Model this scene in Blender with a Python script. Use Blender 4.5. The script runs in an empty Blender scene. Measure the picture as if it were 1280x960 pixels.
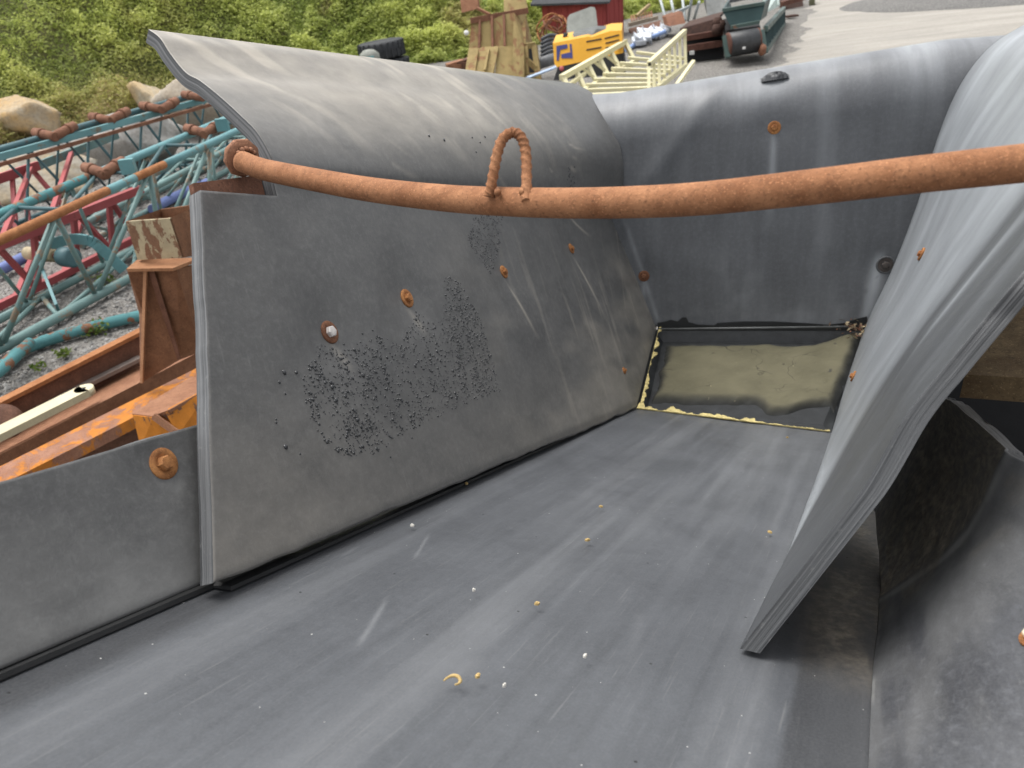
import bpy, math, random
import numpy as np
from math import radians, cos, sin, pi
rng = np.random.default_rng(7); random.seed(7)

# ------------------------------------------------------------------ camera, sky, sun, exposure
SC = bpy.context.scene
PITCH, ROLL, F, H = radians(30), radians(6), 960.0, 3.0
C0 = np.array([0, 0, H])
fwd = np.array([0, cos(PITCH), -sin(PITCH)]); up0 = np.array([0, sin(PITCH), cos(PITCH)]); rt0 = np.array([1., 0, 0])
RT = rt0*cos(ROLL) - up0*sin(ROLL); UP = up0*cos(ROLL) + rt0*sin(ROLL)
from mathutils import Matrix
cd = bpy.data.cameras.new('camera'); cam = bpy.data.objects.new('camera', cd); SC.collection.objects.link(cam)
cam.matrix_world = Matrix(((RT[0], UP[0], -fwd[0], 0), (RT[1], UP[1], -fwd[1], 0), (RT[2], UP[2], -fwd[2], H), (0, 0, 0, 1)))
cd.sensor_width = 36; cd.lens = 27; cd.clip_start = .02; cd.clip_end = 3000
cd.dof.use_dof = True; cd.dof.focus_distance = 1.75; cd.dof.aperture_fstop = 6
SC.camera = cam
SUN_EL, SUN_AZ = radians(70), radians(-48)         # azimuth from +Y towards +X
wd = bpy.data.worlds.new('World'); SC.world = wd; wd.use_nodes = True
nt = wd.node_tree; bg = nt.nodes['Background']
sky = nt.nodes.new('ShaderNodeTexSky'); sky.sky_type = 'NISHITA'; sky.sun_disc = False
sky.sun_elevation = SUN_EL; sky.sun_rotation = SUN_AZ; sky.dust_density = 4; sky.air_density = 1.0
hs = nt.nodes.new('ShaderNodeHueSaturation'); hs.inputs['Saturation'].default_value = .12
nt.links.new(sky.outputs[0], hs.inputs['Color']); nt.links.new(hs.outputs[0], bg.inputs[0]); bg.inputs[1].default_value = .15
sl = bpy.data.lights.new('sun', 'SUN'); sl.energy = 1.1; sl.angle = radians(35); sl.color = (1, .96, .9)
so = bpy.data.objects.new('sun', sl); SC.collection.objects.link(so)
sd = np.array([sin(SUN_AZ)*cos(SUN_EL), cos(SUN_AZ)*cos(SUN_EL), sin(SUN_EL)])
from mathutils import Vector
so.rotation_euler = Vector(sd).to_track_quat('Z', 'Y').to_euler(); so.location = (0, 0, 30)
SC.view_settings.view_transform = 'Standard'; SC.view_settings.look = 'None'
SC.view_settings.exposure = 0.92; SC.view_settings.gamma = 1

# ------------------------------------------------------------------ geometry helpers
def nrm(v): v = np.asarray(v, float); return v/np.linalg.norm(v)
def ray(x, y): return RT*((x-640)/F) + UP*(-(y-480)/F) + fwd
def W(x, y, d): return C0 + ray(x, y)*d
def G(x, y, z=0.): r = ray(x, y); return C0 + r*((z-H)/r[2])
def onpl(x, y, P, N): r = ray(x, y); return C0 + r*(((P-C0)@N)/(r@N))
def proj(P):
    q = np.asarray(P)-C0; d = q@fwd
    return 640+F*(q@RT)/d, 480-F*(q@UP)/d, d
LAT = rng.random((256, 256)); LAT3 = rng.random((64, 64, 64))
def vn(x, y):
    x = np.asarray(x, float); y = np.asarray(y, float)
    xi = np.floor(x).astype(int); yi = np.floor(y).astype(int); fx = x-xi; fy = y-yi
    fx = fx*fx*(3-2*fx); fy = fy*fy*(3-2*fy); L = lambda a, b: LAT[a % 256, b % 256]
    return (L(xi, yi)*(1-fx)+L(xi+1, yi)*fx)*(1-fy) + (L(xi, yi+1)*(1-fx)+L(xi+1, yi+1)*fx)*fy
def fbm(x, y, o=4):
    s = 0; a = .5; t = 0
    for k in range(o): s = s + a*vn(x*2**k+17*k, y*2**k+31*k); t += a; a *= .5
    return s/t
def sm(a, b, x): t = np.clip((x-a)/(b-a), 0, 1); return t*t*(3-2*t)
def polyline(pts, n):
    """resample a polyline (N,3) smoothly with Catmull-Rom at n even parameters"""
    p = np.asarray(pts, float); k = len(p)
    t = np.linspace(0, k-1, n); i = np.clip(t.astype(int), 0, k-2); f = (t-i)[:, None]
    ext = np.vstack([2*p[0]-p[1], p, 2*p[-1]-p[-2]])
    a, b, c, d = ext[i], ext[i+1], ext[i+2], ext[i+3]
    return .5*((2*b)+(c-a)*f+(2*a-5*b+4*c-d)*f**2+(3*b-3*c+d-a)*f**3)
def lin(pts, ts, n):
    """piecewise linear sampling of points pts at keys ts (0..1)"""
    p = np.asarray(pts, float); q = np.linspace(0, 1, n)
    return np.stack([np.interp(q, ts, p[:, c]) for c in range(3)], 1)

class MB:
    def __init__(s): s.v = []; s.f = []; s.m = []; s.sm = []
    def add(s, V, Fs, mi=0, smooth=False):
        o = len(s.v); s.v += [tuple(map(float, p)) for p in V]
        for f in Fs: s.f.append(tuple(o+i for i in f)); s.m.append(mi); s.sm.append(smooth)
    def prism(s, poly, ext, mi=0):
        """polygon (world points) extruded by the vector ext"""
        P = [np.asarray(p, float) for p in poly]; n = len(P); ext = np.asarray(ext, float)
        V = P+[p+ext for p in P]
        nn = np.zeros(3)
        for i in range(1, n-1): nn += np.cross(P[i]-P[0], P[i+1]-P[0])
        fl = nn@ext > 0
        a = list(range(n)); b = [n+i for i in range(n)]
        if fl: a = a[::-1]
        else: b = b[::-1]
        Fs = [a, b]
        for i in range(n):
            j = (i+1) % n; q = [i, j, n+j, n+i]
            Fs.append(q if fl else q[::-1])
        s.add(V, Fs, mi)
    def box(s, c, sx, sy, sz, ax=None, mi=0):
        c = np.asarray(c, float)
        if ax is None: ax = np.eye(3)
        x, y, z = [np.asarray(a)*h/2 for a, h in zip(ax, (sx, sy, sz))]
        s.prism([c-x-y-z, c+x-y-z, c+x+y-z, c-x+y-z], 2*z, mi)
    def bar(s, p, q, w, h, upv=(0, 0, 1), mi=0):
        p = np.asarray(p, float); q = np.asarray(q, float); d = nrm(q-p)
        a = nrm(np.cross(d, upv)); b = np.cross(a, d)
        s.prism([p-a*w/2-b*h/2, p+a*w/2-b*h/2, p+a*w/2+b*h/2, p-a*w/2+b*h/2], q-p, mi)
    def tube(s, pts, r, n=10, mi=0, cap=True, smooth=True, rfun=None):
        P = np.asarray(pts, float); m = len(P); r = np.broadcast_to(r, m)
        T = np.gradient(P, axis=0); T /= np.linalg.norm(T, axis=1)[:, None]
        ref = np.array([0, 0, 1.]) if abs(T[0][2]) < .9 else np.array([1., 0, 0])
        a = nrm(np.cross(T[0], ref)); V = []
        for i in range(m):
            a = nrm(a-T[i]*(a@T[i])); b = np.cross(T[i], a)
            for k in range(n):
                th = 2*pi*k/n; rr = r[i]*(1 if rfun is None else rfun(i, th)); V.append(P[i]+(a*cos(th)+b*sin(th))*rr)
        Fs = [(i*n+k, i*n+(k+1) % n, (i+1)*n+(k+1) % n, (i+1)*n+k) for i in range(m-1) for k in range(n)]
        o = len(s.v); s.add(V, Fs, mi, smooth)
        if cap:
            for f in (tuple(range(n))[::-1], tuple((m-1)*n+k for k in range(n))):
                s.f.append(tuple(o+i for i in f)); s.m.append(mi); s.sm.append(False)
    def rod(s, p, q, r, n=8, mi=0): s.tube([p, q], r, n, mi)
    def lathe(s, c, axis, prof, n=20, mi=0, a0=None, smooth=True):
        """prof: list of (radius, height along axis)"""
        c = np.asarray(c, float); ax = nrm(axis)
        ref = np.array([0, 0, 1.]) if abs(ax[2]) < .9 else np.array([1., 0, 0])
        a = nrm(np.cross(ax, ref)) if a0 is None else nrm(a0); b = np.cross(ax, a); V = []
        for r, h in prof:
            for k in range(n): th = 2*pi*k/n; V.append(c+ax*h+(a*cos(th)+b*sin(th))*r)
        m = len(prof)
        Fs = [(i*n+k, i*n+(k+1) % n, (i+1)*n+(k+1) % n, (i+1)*n+k) for i in range(m-1) for k in range(n)]
        s.add(V, Fs, mi, smooth); o = len(s.v)-m*n
        for f in (tuple(range(n))[::-1], tuple((m-1)*n+k for k in range(n))):
            s.f.append(tuple(o+i for i in f)); s.m.append(mi); s.sm.append(False)
    def build(s, name, mats, parent=None, loc=None, attrs=None, uv=None):
        return mesh(name, s.v, s.f, mats, parent, s.m, s.sm, attrs, uv, loc)

def root_loc(o):
    l = np.zeros(3)
    while o is not None: l += np.array(o.location); o = o.parent
    return l
def mesh(name, V, Fs, mats, parent=None, mi=None, smooth=None, attrs=None, uv=None, loc=None):
    V = np.asarray(V, float)
    if loc is None: loc = root_loc(parent) if parent is not None else np.array([(V[:, 0].min()+V[:, 0].max())/2, (V[:, 1].min()+V[:, 1].max())/2, V[:, 2].min()])
    me = bpy.data.meshes.new(name)
    me.from_pydata((V-np.asarray(loc)).tolist(), [], [tuple(f) for f in Fs])
    for m in (mats if isinstance(mats, (list, tuple)) else [mats]): me.materials.append(m)
    if mi is not None: me.polygons.foreach_set('material_index', np.asarray(mi, np.int32))
    if smooth is not None: me.polygons.foreach_set('use_smooth', np.asarray(smooth, bool))
    for k, a in (attrs or {}).items():
        at = me.attributes.new(k, 'FLOAT', 'POINT'); at.data.foreach_set('value', np.asarray(a, np.float32))
    if uv is not None:
        lay = me.uv_layers.new(name='UVMap'); li = np.zeros(len(me.loops), np.int32); me.loops.foreach_get('vertex_index', li)
        lay.data.foreach_set('uv', np.asarray(uv, np.float32)[li].ravel())
    me.update()
    o = bpy.data.objects.new(name, me); SC.collection.objects.link(o)
    if parent is not None: o.parent = parent
    else: o.location = loc
    return o
def tag(o, label=None, cat=None, group=None, kind=None):
    if label: o['label'] = label
    if cat: o['category'] = cat
    if group: o['group'] = group
    if kind: o['kind'] = kind
    return o
def thing(name, label, cat, loc, group=None):
    o = bpy.data.objects.new(name, None); SC.collection.objects.link(o); o.location = tuple(map(float, loc)); o.empty_display_size = .2
    return tag(o, label, cat, group)

def sheet(name, P, thick, mats, parent, mask=None, out=None, attrs=None, uv=None, soft=0, bdir=None):
    """A thick rubber sheet from a grid of points P[i,j]; `out` is a point on the side its back lies."""
    ni, nj = P.shape[:2]
    du = np.gradient(P, axis=0); dv = np.gradient(P, axis=1); N = np.cross(du, dv)
    N /= np.linalg.norm(N, axis=2)[..., None]+1e-12
    c = P.reshape(-1, 3).mean(0); flip = (N.reshape(-1, 3).mean(0)@(np.asarray(out)-c)) > 0
    if flip: N = -N                                        # N now points to the visible side
    if soft:
        k = np.ones(2*soft+1)/(2*soft+1)
        pad = np.pad(N, ((0, 0), (soft, soft), (0, 0)), 'edge'); N = sum(pad[:, q:q+nj]*k[q] for q in range(2*soft+1)); N /= np.linalg.norm(N, axis=2)[..., None]
    B = P-N*thick if bdir is None else P+np.asarray(bdir)*thick
    if mask is None: mask = np.ones((ni-1, nj-1), bool)
    idx = np.arange(ni*nj).reshape(ni, nj); off = ni*nj
    V = np.vstack([P.reshape(-1, 3), B.reshape(-1, 3)])
    Fs = []; mi = []; smf = []
    edges = {}
    ii, jj = np.nonzero(mask)
    for i, j in zip(ii.tolist(), jj.tolist()):
        q = (idx[i, j], idx[i+1, j], idx[i+1, j+1], idx[i, j+1])
        if flip: q = q[::-1]
        Fs.append(q); mi.append(0); smf.append(True)
        Fs.append(tuple(off+k for k in q[::-1])); mi.append(0); smf.append(True)
        for k in range(4):
            e = (q[k], q[(k+1) % 4])
            if (e[1], e[0]) in edges: del edges[(e[1], e[0])]
            else: edges[e] = 1
    for a, b in edges:
        Fs.append((b, a, off+a, off+b)); mi.append(1 if len(mats) > 1 else 0); smf.append(False)
    used = np.zeros(2*off, bool)
    for f in Fs: used[list(f)] = True
    remap = np.cumsum(used)-1
    Fs = [tuple(int(remap[k]) for k in f) for f in Fs]
    A = {k: np.tile(np.asarray(a).ravel(), 2)[used] for k, a in (attrs or {}).items()}
    A['lay'] = np.repeat([0., 1.], off)[used]
    U = np.tile(uv.reshape(-1, 2), (2, 1))[used] if uv is not None else None
    return mesh(name, V[used], Fs, mats, parent, mi, smf, A, U)

# ------------------------------------------------------------------ materials
MATS = {}
class NG:
    def __init__(s, name):
        s.mat = bpy.data.materials.new(name); s.mat.use_nodes = True; s.t = s.mat.node_tree; s.N = s.t.nodes
        s.b = s.N['Principled BSDF']
    def link(s, a, b): s.t.links.new(a, b)
    def inp(s, node, sock, v):
        if isinstance(v, (int, float)): node.inputs[sock].default_value = v
        elif isinstance(v, tuple): node.inputs[sock].default_value = v if len(v) != 3 or node.inputs[sock].type == 'VECTOR' else (*v, 1)
        else: s.link(v, node.inputs[sock])
    def coord(s, kind='Object', scale=(1, 1, 1), rot=(0, 0, 0)):
        c = s.N.new('ShaderNodeTexCoord'); m = s.N.new('ShaderNodeMapping')
        m.inputs['Scale'].default_value = scale; m.inputs['Rotation'].default_value = rot
        s.link(c.outputs[kind], m.inputs['Vector']); return m.outputs[0]
    def noise(s, vec, scale=5, detail=4, rough=.55, dist=0):
        n = s.N.new('ShaderNodeTexNoise'); n.inputs['Scale'].default_value = scale; n.inputs['Detail'].default_value = detail
        n.inputs['Roughness'].default_value = rough; n.inputs['Distortion'].default_value = dist; s.link(vec, n.inputs['Vector']); return n.outputs['Fac']
    def voro(s, vec, scale=5, feature='F1', out='Distance', rnd=1):
        n = s.N.new('ShaderNodeTexVoronoi'); n.feature = feature; n.inputs['Scale'].default_value = scale; n.inputs['Randomness'].default_value = rnd
        s.link(vec, n.inputs['Vector']); return n.outputs[out]
    def ramp(s, fac, a, b, lo=0., hi=1.):
        n = s.N.new('ShaderNodeMapRange'); n.inputs['From Min'].default_value = a; n.inputs['From Max'].default_value = b
        n.inputs['To Min'].default_value = lo; n.inputs['To Max'].default_value = hi; s.inp(n, 'Value', fac); return n.outputs[0]
    def mix(s, fac, a, b, mode='MIX'):
        n = s.N.new('ShaderNodeMix'); n.data_type = 'RGBA'; n.blend_type = mode
        s.inp(n, 0, fac)
        for k, v in ((6, a), (7, b)):
            if isinstance(v, tuple): n.inputs[k].default_value = (*v[:3], 1)
            else: s.link(v, n.inputs[k])
        return n.outputs[2]
    def math(s, op, a, b=0.):
        n = s.N.new('ShaderNodeMath'); n.operation = op; s.inp(n, 0, a); s.inp(n, 1, b); return n.outputs[0]
    def attr(s, name):
        n = s.N.new('ShaderNodeAttribute'); n.attribute_name = name; return n.outputs['Fac']
    def bump(s, h, strength=.3, dist=.01):
        n = s.N.new('ShaderNodeBump'); n.inputs['Strength'].default_value = strength; n.inputs['Distance'].default_value = dist
        s.link(h, n.inputs['Height']); s.link(n.outputs[0], s.b.inputs['Normal'])
    def done(s, col, rough=.7, metal=0., spec=None):
        s.inp(s.b, 'Base Color', col); s.inp(s.b, 'Roughness', rough); s.inp(s.b, 'Metallic', metal)
        if spec is not None: s.b.inputs['Specular IOR Level'].default_value = spec
        return s.mat

def rubber(name, streak=(3, 60, 1), base=(.060, .061, .063), base2=(.105, .106, .107), rough=(.36, .55), specks=0., scr=(8, 160, 1), scr_amt=.10, rot=0., tint=(.40, .40, .385), gr=1.):
    g = NG(name); uv = g.coord('UV')
    st = g.noise(g.coord('UV', streak, (0, 0, rot)), 1, 6, .6, .25)
    blot = g.noise(uv, 3.2, 6, .62, .4)
    fine = g.noise(uv, 230, 3, .65); grain = g.noise(uv, 55, 7, .78, .3)
    scrn = g.noise(g.coord('UV', scr, (0, 0, rot)), 1, 3, .7, .1)
    f = g.math('ADD', g.math('MULTIPLY', st, .55), g.math('MULTIPLY', blot, .45))
    col = g.mix(g.ramp(f, .36, .66), base, base2)
    col = g.mix(g.ramp(grain, .50, .72, 0, .38*gr), col, tuple(x*2.1 for x in base2)); col = g.mix(g.ramp(grain, .48, .30, 0, .40*gr), col, tuple(x*.55 for x in base))
    ch = g.attr('chalk_and_sheen'); 
    chn = g.math('MULTIPLY', ch, g.ramp(g.math('ADD', g.math('MULTIPLY', st, .7), g.math('MULTIPLY', fine, .3)), .22, .72, .45, 1.35))
    col = g.mix(g.math('MULTIPLY', g.ramp(scrn, .60, .80), scr_amt), col, (.34, .34, .33))
    col = g.mix(chn, col, tint)
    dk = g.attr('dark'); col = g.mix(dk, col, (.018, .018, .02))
    dn = g.math('MULTIPLY', g.attr('dirt'), g.ramp(g.noise(uv, 22, 6, .7, .6), .3, .6, .35, 1.2))
    col = g.mix(dn, col, g.mix(g.ramp(g.noise(uv, 45, 5, .7), .4, .65), (.18, .155, .12), (.45, .39, .30)))
    col = g.mix(g.ramp(fine, .35, .7, 0, .22), col, (.16, .16, .16))
    if specks:
        v1 = g.voro(uv, 46); sz = g.voro(uv, 46, out='Color')
        sep = g.N.new('ShaderNodeSeparateColor'); g.link(sz, sep.inputs[0])
        m = g.math('MULTIPLY', g.math('LESS_THAN', v1, g.ramp(sep.outputs[0], .3, 1, .02, .07)), g.math('GREATER_THAN', sep.outputs[1], 1-specks))
        col = g.mix(m, col, (.5, .5, .48))
        v2 = g.voro(g.coord('UV', (1, 1, 1), (0, 0, 1)), 22); sp2 = g.N.new('ShaderNodeSeparateColor'); g.link(g.voro(g.coord('UV', (1, 1, 1), (0, 0, 1)), 22, out='Color'), sp2.inputs[0])
        m2 = g.math('MULTIPLY', g.math('LESS_THAN', v2, .05), g.math('GREATER_THAN', sp2.outputs[1], .8))
        col = g.mix(m2, col, (.012, .012, .012))
    g.bump(g.math('ADD', g.math('ADD', g.math('MULTIPLY', fine, .25), g.math('MULTIPLY', grain, .35)), g.math('ADD', g.math('MULTIPLY', scrn, .3), g.math('MULTIPLY', blot, 1.6))), .28, .004)
    return g.done(col, g.ramp(blot, .3, .7, rough[0], rough[1]), 0, .5)

def rubber_edge(name):
    g = NG(name); cx = g.N.new('ShaderNodeCombineXYZ'); c = g.noise(g.coord('Object'), 70, 5, .7); uvc = g.coord('UV')
    sp = g.N.new('ShaderNodeSeparateXYZ'); g.link(uvc, sp.inputs[0])
    g.link(g.math('MULTIPLY', g.attr('lay'), 7.), cx.inputs[0]); g.link(g.math('MULTIPLY', sp.outputs[0], 2.2), cx.inputs[1]); g.link(g.math('MULTIPLY', sp.outputs[1], 2.2), cx.inputs[2])
    b = g.noise(cx.outputs[0], 1, 5, .55, .15)
    col = g.mix(g.ramp(b, .34, .66), (.04, .042, .045), (.165, .17, .175))
    col = g.mix(g.ramp(c, .60, .78, 0, .4), col, (.3, .3, .29))
    g.bump(g.math('ADD', b, g.math('MULTIPLY', c, .3)), .5, .004); return g.done(col, .6)

def rust(name, c1=(.20, .085, .040), c2=(.33, .16, .085), c3=(.075, .033, .020), scale=1., rough=.82, paint=None, paint_lo=.5, paint_hi=.53):
    g = NG(name); o = g.coord('Object', (scale,)*3)
    n1 = g.noise(o, 9, 6, .65, .3); n2 = g.noise(o, 150, 4, .7); n3 = g.noise(o, 40, 5, .7, .5)
    col = g.mix(g.ramp(n1, .35, .65), c1, c2)
    col = g.mix(g.ramp(g.math('ADD', g.math('MULTIPLY', n3, .5), g.math('MULTIPLY', n2, .5)), .50, .66, 0, .85), col, c3)
    col = g.mix(g.ramp(n2, .52, .75, 0, .7), col, tuple(min(1, x*1.5) for x in c2))
    pit = g.noise(o, 150, 4, .6, .2); col = g.mix(g.ramp(pit, .56, .70, 0, .7), col, c3); col = g.mix(g.ramp(g.noise(o, 210, 2, .6), .60, .70, 0, .55), col, tuple(min(1, x*1.7) for x in c2))
    h = g.math('ADD', g.math('ADD', g.math('MULTIPLY', n2, .7), n3), g.ramp(pit, .57, .70, 0, -.4))
    if paint is not None:
        pn = g.noise(g.coord('Object', (scale*2.2, scale*2.2, scale*1.1)), 3.1, 7, .68, .4)
        pm = g.ramp(pn, paint_lo, paint_hi); shade = g.ramp(n1, .3, .7)
        pc = g.mix(shade, tuple(x*.78 for x in paint), tuple(min(1, x*1.12) for x in paint))
        col = g.mix(pm, col, pc); h = g.math('ADD', h, g.math('MULTIPLY', pm, .8))
    g.bump(h, .6 if scale < 1.5 else .4, .004 if scale >= 1 else .008); return g.done(col, rough, 0, .3)

def paint(name, c, wear=.62, rough=.5, rc=(.16, .07, .035), scale=1., fade=.25):
    g = NG(name); o = g.coord('Object', (scale,)*3); n1 = g.noise(o, 4, 7, .68, .3); n2 = g.noise(o, 60, 4, .7); n0 = g.noise(o, 1.3, 4, .6)
    col = g.mix(g.ramp(n0, .3, .7), tuple(x*(1-fade) for x in c), tuple(min(1, x*(1+fade*.6)+.02) for x in c))
    col = g.mix(g.ramp(n2, .45, .8, 0, .3), col, tuple(x*.5 for x in c))
    col = g.mix(g.ramp(g.math('ADD', g.math('MULTIPLY', n1, .75), g.math('MULTIPLY', n2, .25)), wear, wear+.03), col, g.mix(n2, rc, tuple(x*1.8 for x in rc)))
    g.bump(n2, .25, .003); return g.done(col, rough, 0, .4)

def plain(name, c, rough=.7, var=.25, sc=8, metal=0.):
    g = NG(name); n = g.noise(g.coord('Object'), sc, 6, .65, .3)
    g.bump(g.noise(g.coord('Object'), sc*8, 4, .7), .3, .004)
    return g.done(g.mix(g.ramp(n, .3, .7), tuple(x*(1-var) for x in c), tuple(min(1, x*(1+var)) for x in c)), rough, metal)

# ------------------------------------------------------------------ ground, road, hillside
def ground_mat():
    g = NG('ground_gravel'); o = g.coord('Object')
    n1 = g.noise(o, .35, 6, .6, .4); n2 = g.noise(o, 7, 6, .75); v = g.voro(o, 42, out='Color'); vd = g.voro(o, 42)
    sep = g.N.new('ShaderNodeSeparateColor'); g.link(v, sep.inputs[0])
    col = g.mix(g.ramp(n1, .35, .65), (.19, .181, .167), (.265, .25, .23))
    col = g.mix(g.ramp(sep.outputs[0], 0, 1, 0, .55), col, g.mix(g.ramp(sep.outputs[1], .3, .8), (.06, .058, .055), (.42, .41, .39)))
    col = g.mix(g.ramp(vd, .5, .95, 0, .7), col, (.04, .036, .03))
    col = g.mix(g.ramp(n2, .55, .75, 0, .35), col, (.10, .09, .075))
    g.bump(g.math('ADD', g.ramp(vd, 0, .8, 1, 0), n2), .7, .02); return g.done(col, .95, 0, .2)
def road_mat():
    g = NG('road_gravel'); o = g.coord('Object')
    n1 = g.noise(g.coord('Object', (.25, 1.4, 1), (0, 0, radians(-32))), 1.0, 6, .62, 1.2); n2 = g.noise(o, 11, 8, .8); n3 = g.noise(o, .3, 4, .6, .5)
    col = g.mix(g.ramp(n1, .33, .67), (.275, .258, .230), (.37, .347, .312))
    col = g.mix(g.ramp(n3, .5, .72, 0, .5), col, (.25, .24, .22))
    col = g.mix(g.ramp(n2, .50, .72, 0, .5), col, (.16, .145, .125))
    col = g.mix(g.ramp(g.noise(o, 60, 3, .8), .55, .75, 0, .6), col, (.48, .46, .43))
    g.bump(g.math('ADD', n2, g.math('MULTIPLY', n1, 1.5)), .6, .03); return g.done(col, .95, 0, .2)
R_ = 900.
n_ = 60
gx = np.concatenate([[-R_, -200, -60], np.linspace(-25, 35, 61), [80, 250, R_]]); gy = np.concatenate([[-R_, -100, -20], np.linspace(-4, 60, 65), [120, 400, R_]])
XX, YY = np.meshgrid(gx, gy, indexing='ij'); ZZ = (fbm(XX*.35, YY*.35, 3)-.5)*.04*((np.abs(XX) < 60) & (YY < 100))-.02
GV = np.stack([XX, YY, ZZ], -1).reshape(-1, 3); nj = len(gy)
GF = [(i*nj+j, (i+1)*nj+j, (i+1)*nj+j+1, i*nj+j+1) for i in range(len(gx)-1) for j in range(nj-1)]
tag(mesh('ground', GV, GF, ground_mat(), loc=(0, 0, 0), smooth=[True]*len(GF)), kind='structure')
# packed pale track that runs past the stockpiled machines
L_ = [(2.4, 5), (3.4, 10), (5.2, 16.0), (7.3, 19.8), (10.6, 27), (13.6, 35), (20, 55)]; Rr = [(22, 3), (26, 8), (30, 14), (34, 20), (38, 27), (44, 38), (55, 60)]
la = polyline([(x, y, 0) for x, y in L_], 100); lb = polyline([(x, y, 0) for x, y in Rr], 100); RV = []; 
for k in range(100):
    for q in range(26):
        p = la[k]*(1-q/25)+lb[k]*(q/25); p = p+np.array([(1.3*(fbm(k*.9, 3.3, 3)-.5) if q == 0 else 0), 0, 0]); p[2] = float((fbm(p[0]*.35, p[1]*.35, 3)-.5)*.04+.028+.012*(fbm(p[0]*.9, p[1]*.45, 3)-.5)-.06*sm(1.6, 0, q)-.06*sm(23.4, 25, q)); RV.append(p)
RF = [(k*26+q, k*26+q+1, (k+1)*26+q+1, (k+1)*26+q) for k in range(99) for q in range(25)]
tag(mesh('road', RV, RF, road_mat(), loc=(0, 0, 0), smooth=[True]*len(RF)), kind='structure')
# hillside
HB = np.array([(-40, 12.), (-20, 14.5), (-12.0, 17.5), (-8.5, 21.5), (-4.6, 24.0), (-1.6, 24.9), (1.2, 26.0), (3.2, 28.6), (5.8, 31.8), (9.5, 35), (16, 44), (30, 66)])
hb = polyline(np.c_[HB, np.zeros(len(HB))], 90)
tn = np.gradient(hb, axis=0); tn /= np.linalg.norm(tn, axis=1)[:, None]; hn = np.c_[-tn[:, 1], tn[:, 0], tn[:, 2]*0]
def hill_z(k, d):  # rise over distance d behind the base
    return (d*.72*sm(-1, 5, d))*(1-.25*sm(8, 40, d))
HD = np.linspace(0, 42, 50); HV = []
for k in range(90):
    for d in HD:
        p = hb[k]+hn[k]*d; z = hill_z(k, d)+(fbm(p[0]*.25+9, p[1]*.25, 4)-.5)*2.2*sm(0, 5, d)-.12*(d == 0); HV.append((p[0], p[1], z))
HVa = np.array(HV).reshape(90, 50, 3)
HF = [(k*50+q, k*50+q+1, (k+1)*50+q+1, (k+1)*50+q) for k in range(89) for q in range(49)]
g = NG('hill_soil'); o_ = g.coord('Object'); hsm = g.done(g.mix(g.ramp(g.noise(o_, 1.2, 7, .7, .4), .35, .65), (.075, .09, .028), (.13, .12, .05)), .95)
HF = [f[::-1] for f in HF]
tag(mesh('hillside', HV, HF, hsm, loc=(0, 0, 0), smooth=[True]*len(HF)), kind='structure')

def leaf_mat(name, ca, cb, cc):
    g = NG(name); t = g.attr('tint'); d = g.attr('dry')
    col = g.mix(t, ca, cb); col = g.mix(d, col, cc)
    g.b.inputs['Transmission Weight'].default_value = 0
    m = g.done(col, .6, 0, .25)
    tr = g.N.new('ShaderNodeBsdfTranslucent'); ms = g.N.new('ShaderNodeMixShader'); ms.inputs[0].default_value = .45
    g.link(col, tr.inputs['Color']); out = g.N['Material Output']
    g.link(g.b.outputs[0], ms.inputs[1]); g.link(tr.outputs[0], ms.inputs[2]); g.link(ms.outputs[0], out.inputs[0]); return m
def leaves(name, P, size, tint, dry, mat, parent=None, flat=.5, asp=2.2, loc=(0, 0, 0), bias=0.):
    n = len(P); nn_ = rng.normal(size=(n, 3))*.55+np.array([0, -.35, .85]); a = rng.normal(size=(n, 3)); a[:, 2] = a[:, 2]*flat+.35; a[:, 1] -= bias; a /= np.linalg.norm(a, axis=1)[:, None]
    b = np.cross(a, nn_); b /= np.linalg.norm(b, axis=1)[:, None]
    s = size[:, None]; V = np.stack([P-a*s*.5, P+b*s/asp*.5, P+a*s*.5, P-b*s/asp*.5], 1).reshape(-1, 3)-np.asarray(loc)
    me = bpy.data.meshes.new(name); me.vertices.add(4*n); me.vertices.foreach_set('co', V.ravel().astype(np.float32))
    me.loops.add(4*n); me.loops.foreach_set('vertex_index', np.arange(4*n, dtype=np.int32))
    me.polygons.add(n); me.polygons.foreach_set('loop_start', np.arange(0, 4*n, 4, dtype=np.int32)); me.polygons.foreach_set('loop_total', np.full(n, 4, np.int32))
    for k, v in (('tint', tint), ('dry', dry)):
        at = me.attributes.new(k, 'FLOAT', 'POINT'); at.data.foreach_set('value', np.repeat(v, 4).astype(np.float32))
    me.materials.append(mat); me.update(calc_edges=True); me.validate()
    o = bpy.data.objects.new(name, me); SC.collection.objects.link(o)
    if parent is not None: o.parent = parent
    else: o.location = loc
    return o
leafm = leaf_mat('scrub_leaf', (.24, .30, .07), (.62, .66, .20), (.34, .25, .13))
N_ = 1500000
kk = 12+rng.random(N_)*66; dd = rng.random(N_)**1.25*17
ki = kk.astype(int); kf = (kk-ki)[:, None]
fi = dd/42*49; di = fi.astype(int); df = (fi-di)[:, None]
BP = (HVa[ki, di]*(1-kf)+HVa[ki+1, di]*kf)*(1-df)+(HVa[ki, di+1]*(1-kf)+HVa[ki+1, di+1]*kf)*df
q = BP-C0; dz = q@fwd; sx = 640+F*(q@RT)/np.maximum(dz, .1); sy = 480-F*(q@UP)/np.maximum(dz, .1)
keep = (sx > -260) & (sx < 1150) & (dz > 5) & (sy > -170) & (sy < 420); BP = BP[keep]; dd = dd[keep]; dz = dz[keep]
mound = sm(.40, .68, fbm(BP[:, 0]*.8+3, BP[:, 1]*.8, 3)); m2 = fbm(BP[:, 0]*2.6+5, BP[:, 1]*2.6+1, 3)
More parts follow.
